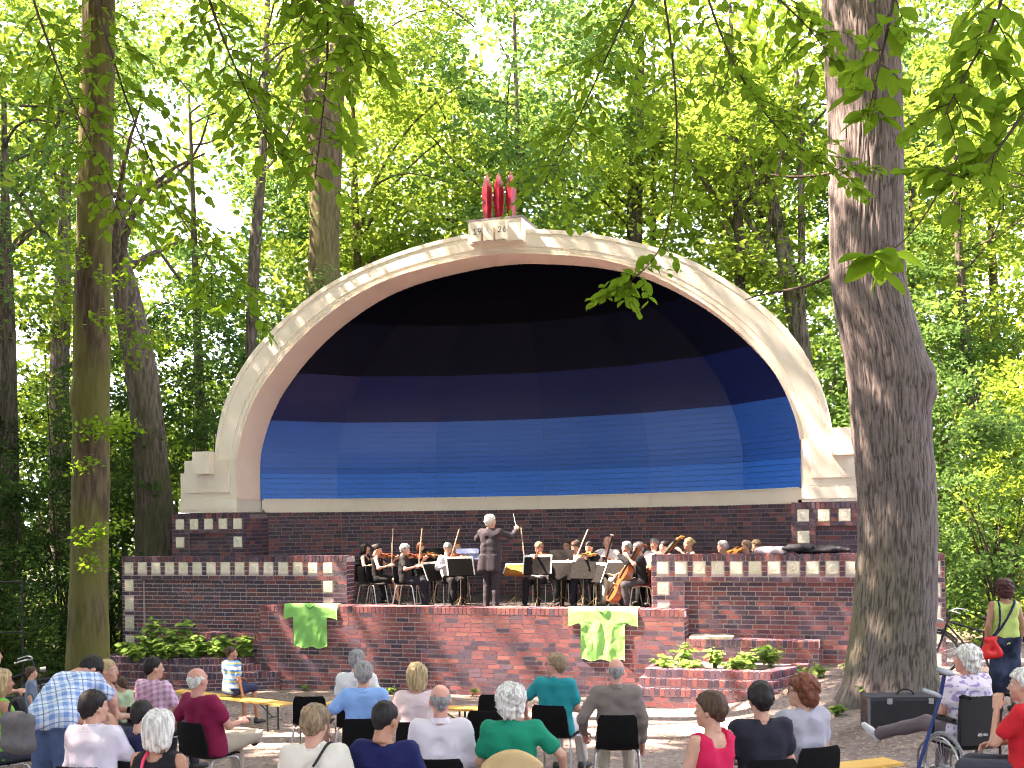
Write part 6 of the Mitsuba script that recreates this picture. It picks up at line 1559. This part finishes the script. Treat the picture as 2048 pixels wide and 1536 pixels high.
m10 = player('dark haired man in a black suit playing the viola', 1178, 1083, 1.5, 215, hair=('short', 'dark'), top=BLK, sleeves='long', neck='collar', bottom=NAVY, arms=('fiddle', 'bow'), head=(-10, -14), clabel='stage chair under the violist in the black suit')
fiddle(m10, 'viola of the man in the black suit', 'bow of the violist in the black suit', (0.4, 0.2, 0.9), 'viola', 0.66, VARNISH2)
m11 = player('balding bassoonist in a white shirt', 1215, 1072, 2.7, 205, hair=('ring', 'brown'), top=WHT, sleeves='short', neck='collar', bottom=BLK, arms=('pipe', 'pipelow'), clabel='stage chair under the balding bassoonist')
m12 = player('grey haired player beside the cellist half hidden behind a white sheet', 1253, 1092, 1.5, 250, hair=('full', 'grey'), top=BLK, sleeves='long', neck='collar', bottom=(0.42, 0.38, 0.34), arms=('cello', 'cellobow'), skin='pink', clabel='stage chair under the grey haired player beside the cellist')
m13 = player('grey haired cellist in a black t-shirt at the right end of the stage', 1277, 1092, 0.85, 268, hair=('full', 'grey'), top=BLK, sleeves='short', bottom=(0.05, 0.045, 0.055), arms=('cello', 'cellobow'), head=(0, -10), lean=4, proto=RED_CHAIR, clabel='stage chair with red seat under the grey haired cellist',
             legpose={-1: [(-0.24, 0.34, 0.52), (-0.24, 0.30, 0.085)], 1: [(0.24, 0.34, 0.52), (0.26, 0.32, 0.085)]})
m14 = player('grey haired woman in white at the back right of the orchestra', 1308, 1077, 2.6, 215, hair=('full', 'grey'), top=WHT, sleeves='short', bottom=BLK, arms=('lap', 'pipe'), clabel='stage chair under the grey haired woman at the back right')
m15 = player('dark haired young man in white near the right wing wall', 1328, 1085, 1.9, 250, hair=('short', 'dark'), top=WHT, sleeves='short', bottom=BLK, arms=('cello', 'cellobow'), clabel='stage chair under the dark haired young man near the right wing')
m16 = player('blonde woman in black at the back right looking left', 1377, 1075, 2.2, 250, hair=('updo', 'blond'), top=BLK, sleeves='none', bottom=BLK, arms=('cello', 'cellobow'), w=0.92, clabel='stage chair under the blonde woman in black at the back right')
m17 = player('white haired player of whom only the crown shows above the right wing wall', 1445, 1090, 1.6, 250, hair=('full', 'palegrey'), top=BLK, sleeves='long', bottom=BLK, arms=('lap', 'lap'), seat=False)
m18 = player('fair haired player half hidden by the coats on the right wing wall', 1492, 1086, 1.6, 250, hair=('full', 'beige'), top=BLK, sleeves='long', bottom=BLK, arms=('lap', 'lap'), seat=False)
m19 = player('brown haired player right of the fair haired one behind the coats', 1512, 1082, 2.0, 250, hair=('full', 'beige'), top=BLK, sleeves='long', bottom=BLK, arms=('lap', 'lap'), seat=False)
# conductor
cp_ = on_plane(980, 1029, 0.72); cs = (cp_[2] - FLOOR) / 1.715
co_ = cp_.copy(); co_[2] = FLOOR
cd = person('white haired conductor in a dark tailcoat standing with his back to the audience', co_, 32, 'stand', cs, hair=('full', 'white'), top=(0.035, 0.03, 0.038), sleeves='long', neck='collar', bottom=(0.035, 0.03, 0.038), arms=('conduct', 'up'), head=(18, 0), h=0.018, face=True, fold=1.3, topname='tailcoat', w=1.14, fat=1.15)
F = Field((-0.3, -0.32, 0.45), (0.3, 0.25, 1.05), 0.02)
for s_ in (-1, 1): F.cap((s_ * 0.10, -0.03, 0.95), (s_ * 0.11, -0.05, 0.72), 0.118, 0.128, 0.06)
F.cut(lambda P: np.maximum(0.68 - P[..., 2], P[..., 2] - 1.0)); F.cut(lambda P: -(np.linalg.norm((P - [0, -0.0, 0])[..., :2] * [0.75, 1.0], axis=-1) - 0.10) if False else P[..., 2] * 0 - 1)
v, f = F.mesh(); part(cd['key'], 'coat_skirt', (xf(v, cd['M']), f), mat((0.035, 0.03, 0.038), 0.85, 0, 0.2, 0.3), True)
hb = hpos(cd, 1)
single('baton', tube_vf([hb - [0.02, 0, 0.0], hb + unit(cd['hands'][1][:3, 1] * 0.6 + np.array([-0.4, 0, 0.5])) * 0.34], [0.006, 0.002], 6), mat((0.7, 0.68, 0.62)), 'thin white baton in the raised hand of the conductor', 'baton')
# cellos and bassoons
string_instrument('cello', 'reddish brown cello leaning against the cellist at the right end', 'cello', on_plane(1226, 1208, 0.66), on_plane(1288, 1100, 0.84), np.array([-0.95, -0.22, 0.25]), 0.76, 1.24, 0.13, VARNISH, 0.25)
string_instrument('cello', 'orange brown cello neck rising beside the blonde woman at the back right', 'cello', on_plane(1285, 1172, 1.7), on_plane(1362, 1082, 1.8), np.array([-0.7, -0.6, 0.3]), 0.76, 1.22, 0.13, VARNISH2, 0.0)
string_instrument('violin', 'violin just showing above the right wing wall', 'violin', on_plane(1458, 1112, 1.3), on_plane(1478, 1100, 1.5), np.array([-0.3, -0.5, 0.8]), 0.36, 0.6, 0.045, VARNISH2)
bow('bow of the cellist at the right end', hpos(m13, 1), (-0.75, 0.5, 0.15), 0.70)
def bassoon(label, p0, p1):
    k = thing('bassoon', label, 'bassoon', 'bassoons')
    d = unit(p1 - p0); n = unit(np.cross(d, [0.2, 1, 0]))
    part(k, 'bass_joint', tube_vf([p0, p0 + (p1 - p0) * 0.5, p1], [0.034, 0.028, 0.032], 12), mat((0.035, 0.012, 0.010), 0.3), 50)
    part(k, 'wing_joint', tube_vf([p0 + n * 0.05, p0 + (p1 - p0) * 0.55 + n * 0.05], 0.022, 10), mat((0.035, 0.012, 0.010), 0.3), 50)
    part(k, 'bell_ring', tube_vf([p1 - d * 0.005, p1 + d * 0.018], 0.042, 14), mat((0.72, 0.68, 0.58), 0.4), 50)
    mid = p0 + (p1 - p0) * 0.55 + n * 0.05
    part(k, 'crook', tube_vf(spline([mid, mid + d * 0.08 + n * 0.03, mid + d * 0.06 + n * 0.14, mid + n * 0.2], 12), 0.006, 6), CHROME, True)
    for t in (0.2, 0.4, 0.6, 0.75): part(k, 'key', tube_vf([p0 + (p1 - p0) * t - n * 0.036, p0 + (p1 - p0) * (t + 0.06) - n * 0.04], 0.008, 6), CHROME, True)
bassoon('tall dark bassoon held slanting by the balding player', on_plane(1200, 1160, 2.2), on_plane(1224, 1071, 2.5))
bassoon('dark bassoon whose white ringed bell shows between two heads', on_plane(1128, 1150, 2.4), on_plane(1154, 1082, 2.6))

# music stands with their sheets
STANDM = mat((0.20, 0.15, 0.08), 0.4, 0.6)
PAPER = mat((0.72, 0.70, 0.66), 0.9)
def music_stand(label, px, py, n, yaw, w=0.50, h=0.34, tilt=22, col=(0.010, 0.009, 0.009), sheet=None, wire=False):
    k = thing('music_stand', label, 'music stand', 'music stands of the orchestra')
    c = on_plane(px, py, n)
    M = trans(*c) @ rotz(-math.radians(yaw)) @ rotx(math.radians(-tilt))
    dm = mat(col, 0.85, 0, 0.15)
    if wire:
        part(k, 'desk', put(MB().box((-w / 2, 0, -h / 2), (w / 2, 0.006, h / 2)).done(), M), mat((0.30, 0.36, 0.62), 0.6))
        for a in (-0.5, 0.5): part(k, 'wire', put(tube_vf([(0, -0.006, -h * 0.4), (a * w, -0.006, h * 0.0)], 0.006, 5), M), DARK_METAL)
        part(k, 'wire', put(tube_vf([(-w / 2, -0.006, h * 0.02), (w / 2, -0.006, h * 0.02)], 0.006, 5), M), DARK_METAL)
    else:
        part(k, 'desk', put(MB().box((-w / 2, 0, -h / 2), (w / 2, 0.006, h / 2)).box((-w / 2, 0.006, -h / 2), (w / 2, 0.055, -h / 2 + 0.006)).done(), M), dm)
    b = c - [0, 0, h * 0.4]
    pole = [np.array([c[0], c[1], FLOOR + 0.03]), b + [0, 0, 0.1]]
    part(k, 'pole', tube_vf(pole, 0.010, 8), STANDM, True)
    for a in (0.3, 2.4, 4.5): part(k, 'foot', tube_vf([[c[0], c[1], FLOOR + 0.22], [c[0] + 0.28 * math.cos(a), c[1] + 0.28 * math.sin(a), FLOOR + 0.012]], 0.007, 6), STANDM, True)
    if sheet:
        v, f = box_vf((-w / 2 * 1.12, 0.010, -h / 2 + 0.01), (w / 2 * 1.12, 0.016, h / 2 + 0.05))
        single('sheet_music', (xf(v, M), f), PAPER, sheet, 'sheet music')
ST = [('dark music stand in front of the white haired violinist', 866, 1144, 0.95, -62, 'pale sheets sticking out around the stand of the white haired violinist'), ('largest dark music stand left of the conductor', 921, 1134, 0.80, -20, 'pale sheets behind the largest stand left of the conductor'),
      ('dark brown music stand just right of the conductor', 1074, 1131, 0.85, 12, 'pale sheets behind the dark brown stand right of the conductor'), ('black music stand behind the violist right of the conductor', 1122, 1116, 1.6, 20, None),
      ('black music stand lower than its neighbour right of the violist', 1122, 1142, 1.1, 30, 'white sheet slanting at the edge of the low black stand'), ('dark music stand before the man in the black suit', 1166, 1140, 0.95, 28, None), ('dark music stand with white sheets beside the cellist', 1228, 1142, 1.25, 55, 'white sheets on the stand beside the cellist'),
      ('dark music stand showing the edge of its white sheets right of centre', 1192, 1147, 0.85, 66, 'narrow edge of white sheets right of centre'), ('black music stand in the back row left of centre', 868, 1112, 2.2, -10, None)]
for a in ST: music_stand(a[0], a[1], a[2], a[3], a[4], sheet=a[5])
music_stand('pale blue wire music stand left of the conductor', 935, 1108, 1.7, 5, 0.46, 0.22, 10, wire=True)
music_stand('conductor stand with white score right of the tailcoat', 1031, 1138, 1.0, 18, 0.42, 0.26, 50, (0.30, 0.13, 0.03), 'open white score on the stand of the conductor')
chair('empty stage chair with a steel frame at the left end of the stage', W(-2.45, 0.95, FLOOR), 115, STAGE_CHAIR, 'chairs of the orchestra')

# green shirts hung over the front wall
def tshirt(label, sc_, zt, bw, hh, seed):
    k = thing('green_shirt', label, 'shirt', 'green shirts hung on the stage wall')
    slw = bw * 0.80
    nu, nv = 61, 61
    u = np.linspace(-1, 1, nu); w_ = np.linspace(0, 1, nv)
    U, Wv = np.meshgrid(u, w_, indexing='ij')
    sl = np.where(Wv < 0.30, 1.0 + (slw / (bw / 2) - 1.0) * 1.0, 1.0)
    half = np.where(Wv < 0.27, slw, np.where(Wv < 0.31, slw + (bw / 2 - slw) * (Wv - 0.27) / 0.04, bw / 2))
    s_ = sc_ + U * half
    z = zt - hh * Wv - np.where(Wv < 0.30, np.maximum(np.abs(U) * half - bw / 2, 0) * 0.35, 0)
    wr = meshkit.fbm(np.stack([s_ * 5, z * 3.2, 0 * z + seed], -1), 3, seed) - 0.5
    n_ = -0.035 - 0.085 * np.abs(wr) * np.clip(Wv * 3, 0.15, 1) - 0.012 * np.sin(U * 8 + Wv * 4 + seed) * Wv
    z = z + 0.02 * np.sin(U * 7 + seed) * (Wv > 0.9)
    over = np.clip(0.06 - Wv, 0, 1) / 0.06                 # the top edge lies over the wall head
    n_ = n_ + over * 0.20; z = np.where(Wv < 0.06, zt + 0.002 + 0.006 * wr, z)
    A = np.stack([s_, n_, z], -1).reshape(-1, 3); Bk = A + [0, 0.010, 0]
    f1 = sheet_faces(nu, nv); N_ = len(A)
    rim = [a * nv for a in range(nu)] + [(nu - 1) * nv + b for b in range(1, nv)] + [a * nv + nv - 1 for a in range(nu - 2, -1, -1)] + [b for b in range(nv - 2, 0, -1)]
    f3 = np.array([[a, b, b + N_, a + N_] for a, b in zip(rim, rim[1:] + rim[:1])])
    part(k, 'cloth', put((np.vstack([A, Bk]), np.vstack([f1, f1[:, ::-1] + N_, f3]))), mat((0.25, 0.55, 0.15), 0.85, 0, 0.2, 0.2), True)
    part(k, 'neckband', put(tube_vf(spline([(sc_ - 0.10, -0.045, zt - 0.015), (sc_ - 0.06, -0.052, zt - 0.06), (sc_, -0.056, zt - 0.078), (sc_ + 0.06, -0.052, zt - 0.06), (sc_ + 0.10, -0.045, zt - 0.015)], 20), 0.010, 6)), mat((0.12, 0.30, 0.08), 0.9), True)
    return k
tshirt('smaller green shirt hung on the left part of the stage wall', -3.32, 0.968, 0.72, 0.84, 1)
tshirt('larger green shirt hung on the right part of the stage wall', 2.49, 0.968, 0.80, 0.94, 2)
# coats and bags on the right wing wall
def heap(name, label, cat, s0, s1, n0, z0, hgt, col, seed):
    L = s1 - s0
    F = Field((-0.12, -0.3, -0.03), (L + 0.12, 0.3, hgt + 0.15), 0.018)
    r = np.random.default_rng(seed)
    for q_ in range(7):
        a, b = sorted(r.uniform(0, L, 2)); y0, y1 = r.uniform(-0.12, 0.12, 2)
        F.cap((a, y0, hgt * 0.3 * r.random() + 0.03), (b, y1, hgt * 0.5 * r.random() + 0.03), 0.06, 0.04, 0.05)
    F.ell((L * 0.4, 0, hgt * 0.45), (L * 0.38, 0.16, hgt * 0.5))
    F.ripple(0.025, (9, 9, 12), seed); F.cut(lambda P: -P[..., 2])
    v, f = F.mesh()
    return single(name, put((v + [s0, n0, z0], f)), mat(col, 0.7), label, cat, smooth=True)
heap('garment_bag', 'black garment bag lying along the top of the right wing wall', 'bag', 5.75, 6.75, 0.70, 1.889, 0.10, (0.012, 0.012, 0.016), 4)
heap('folded_coat', 'pale grey and crumpled coat left of the garment bag on the wall', 'coat', 5.15, 5.75, 0.66, 1.889, 0.13, (0.45, 0.42, 0.46), 5)
heap('dark_coat', 'dark crumpled coat draped between the pale coat and the garment bag', 'coat', 5.5, 6.1, 0.64, 1.93, 0.12, (0.02, 0.02, 0.026), 6)

# plants of the planters and along the walls, every leaf of the larger ones a part
PLANT_LEAF = [mikit.ply(m, LEAF_PLANT, smooth=True) for m in LEAFM]
def leafy_plant(label, o, hgt, spread, nst, nl, leaf, seed):
    k = thing('leafy_plant', label, 'plant', 'leafy plants of the planters')
    r = np.random.default_rng(seed)
    mb = MB(); n_ = 0
    for a in range(nst):
        az, el = r.uniform(0, 2 * np.pi), r.uniform(0.15, 1.0)
        tip = o + np.array([math.cos(az) * spread * el, math.sin(az) * spread * el * 0.8, hgt * (1.1 - 0.55 * el) * r.uniform(0.75, 1.1)])
        st = spline([o + r.normal(0, 0.02, 3) * [1, 1, 0], (o + tip) / 2 + [0, 0, 0.06], tip], 8)
        mb.tube(st, np.linspace(0.008, 0.003, 8), 5)
        for m_ in range(nl):
            t = 0.35 + 0.65 * (m_ + r.random()) / nl
            p = st[min(int(t * 7), 7)] + r.normal(0, 0.012, 3)
            a2 = r.uniform(0, 2 * np.pi); ld = unit([math.cos(a2), math.sin(a2), r.uniform(-0.35, 0.25)])
            nn = np.array([0, 0, 1.0]) + r.normal(0, 0.3, 3); nn = unit(nn - ld * (nn @ ld)); s_ = leaf * r.uniform(0.6, 1.25)
            if n_ < 300: placed(k, 'leaf', PLANT_LEAF[n_ % 4], frame(p, np.cross(ld, nn) * s_ * 1.15, ld * s_, nn * s_)); n_ += 1
    part(k, 'stem', mb.done(), mat((0.05, 0.10, 0.025), 0.7))
PLL = [(-7.3, -0.35, 0.40, 0.34, 'at the left end of the shaded planter'), (-6.7, -0.2, 0.98, 0.50, 'tallest in the shaded planter'), (-6.15, -0.15, 0.92, 0.46, 'second tallest in the shaded planter'), (-5.7, -0.35, 0.60, 0.42, 'in the front of the shaded planter'), (-5.2, -0.2, 0.58, 0.42, 'before the low plinth in the shaded planter'), (-4.75, -0.05, 0.52, 0.34, 'at the right end of the shaded planter'), (-6.9, -0.6, 0.36, 0.36, 'low at the rim of the shaded planter'), (-6.2, -0.6, 0.42, 0.36, 'low in the middle of the rim of the shaded planter')]
for i_, (s_, n_2, h_, sp, lb) in enumerate(PLL): leafy_plant('broad leaved plant ' + lb, W(s_, n_2, -0.16), h_, sp, 15 if h_ > 0.5 else 11, 12, 0.165, 700 + i_)
PLR = [(3.75, -1.0, 0.26, 0.30, 'at the left end of the sunny planter'), (4.0, -0.6, 0.46, 0.30, 'with glossy leaves left of the middle of the sunny planter'), (4.2, -1.05, 0.18, 0.30, 'low in the front of the sunny planter'), (4.55, -0.6, 0.38, 0.30, 'in the middle of the sunny planter'), (4.95, -0.95, 0.22, 0.3, 'low at the right front of the sunny planter'), (5.45, -0.5, 0.50, 0.26, 'tallest at the right end of the sunny planter'), (5.1, -0.5, 0.30, 0.28, 'behind the right front of the sunny planter')]
for i_, (s_, n_2, h_, sp, lb) in enumerate(PLR): leafy_plant('small leaved plant ' + lb, W(s_, n_2, 0.0), h_ * 1.15, sp * 1.15, 11, 10, 0.12, 740 + i_)
FOOT = [(-3.4, -0.12, 'left'), (-1.95, -0.2, 'farthest left of centre'), (-1.55, -0.25, 'just left of centre'), (0.1, -0.2, 'in the middle'), (0.95, -0.2, 'just right of the middle'), (1.3, -0.2, 'right')]
for i_, (s_, n_2, lb) in enumerate(FOOT):
    p = W(s_, n_2, 0); p[2] = float(ground_z(p[0], p[1])); leafy_plant(f'tiny weed at the foot of the stage wall, {lb}', p, 0.16 if i_ != 1 else 0.26, 0.14 if i_ != 1 else 0.22, 5, 6, 0.07, 780 + i_)
for i_, (px, py, Y, h_, lb) in enumerate([(1640, 1372, 17.6, 0.25, 'left of the foot of the big tree'), (1600, 1395, 16.8, 0.5, 'at the right corner of the sunny planter'), (1700, 1365, 17.4, 0.35, 'between the planter and the big tree'), (1750, 1360, 14.9, 0.5, 'against the mossy foot of the big tree'), (1672, 1425, 14.6, 0.15, 'in front of the left root of the big tree'), (1905, 1500, 9.6, 0.35, 'behind the left wheel of the wheelchair'), (2010, 1490, 9.8, 0.3, 'behind the right wheel of the wheelchair')]):
    p = at(px, py, Y); p[2] = float(ground_z(p[0], p[1])); leafy_plant('green weed growing ' + lb, p, h_, h_ * 0.6 + 0.1, 8, 8, 0.09, 800 + i_)
# leaf litter on the trodden ground
r = np.random.default_rng(5)
lp = np.stack([r.uniform(-9, 9, 2200), r.uniform(6, 20, 2200)], -1); lz = ground_z(lp[:, 0], lp[:, 1]) + 0.012
v, f = leaf_cloud(np.c_[lp, lz], 0.25, 2, 0.06, 6, tilt=0.25, flat=0.0, droop=0.0)
v[:, 2] = np.maximum(v[:, 2], ground_z(v[:, 0], v[:, 1]) + 0.004)
single('leaf_litter', (v, f), mat((0.22, 0.15, 0.085), 0.9), 'dry leaf litter scattered over the trodden ground', kind='stuff')
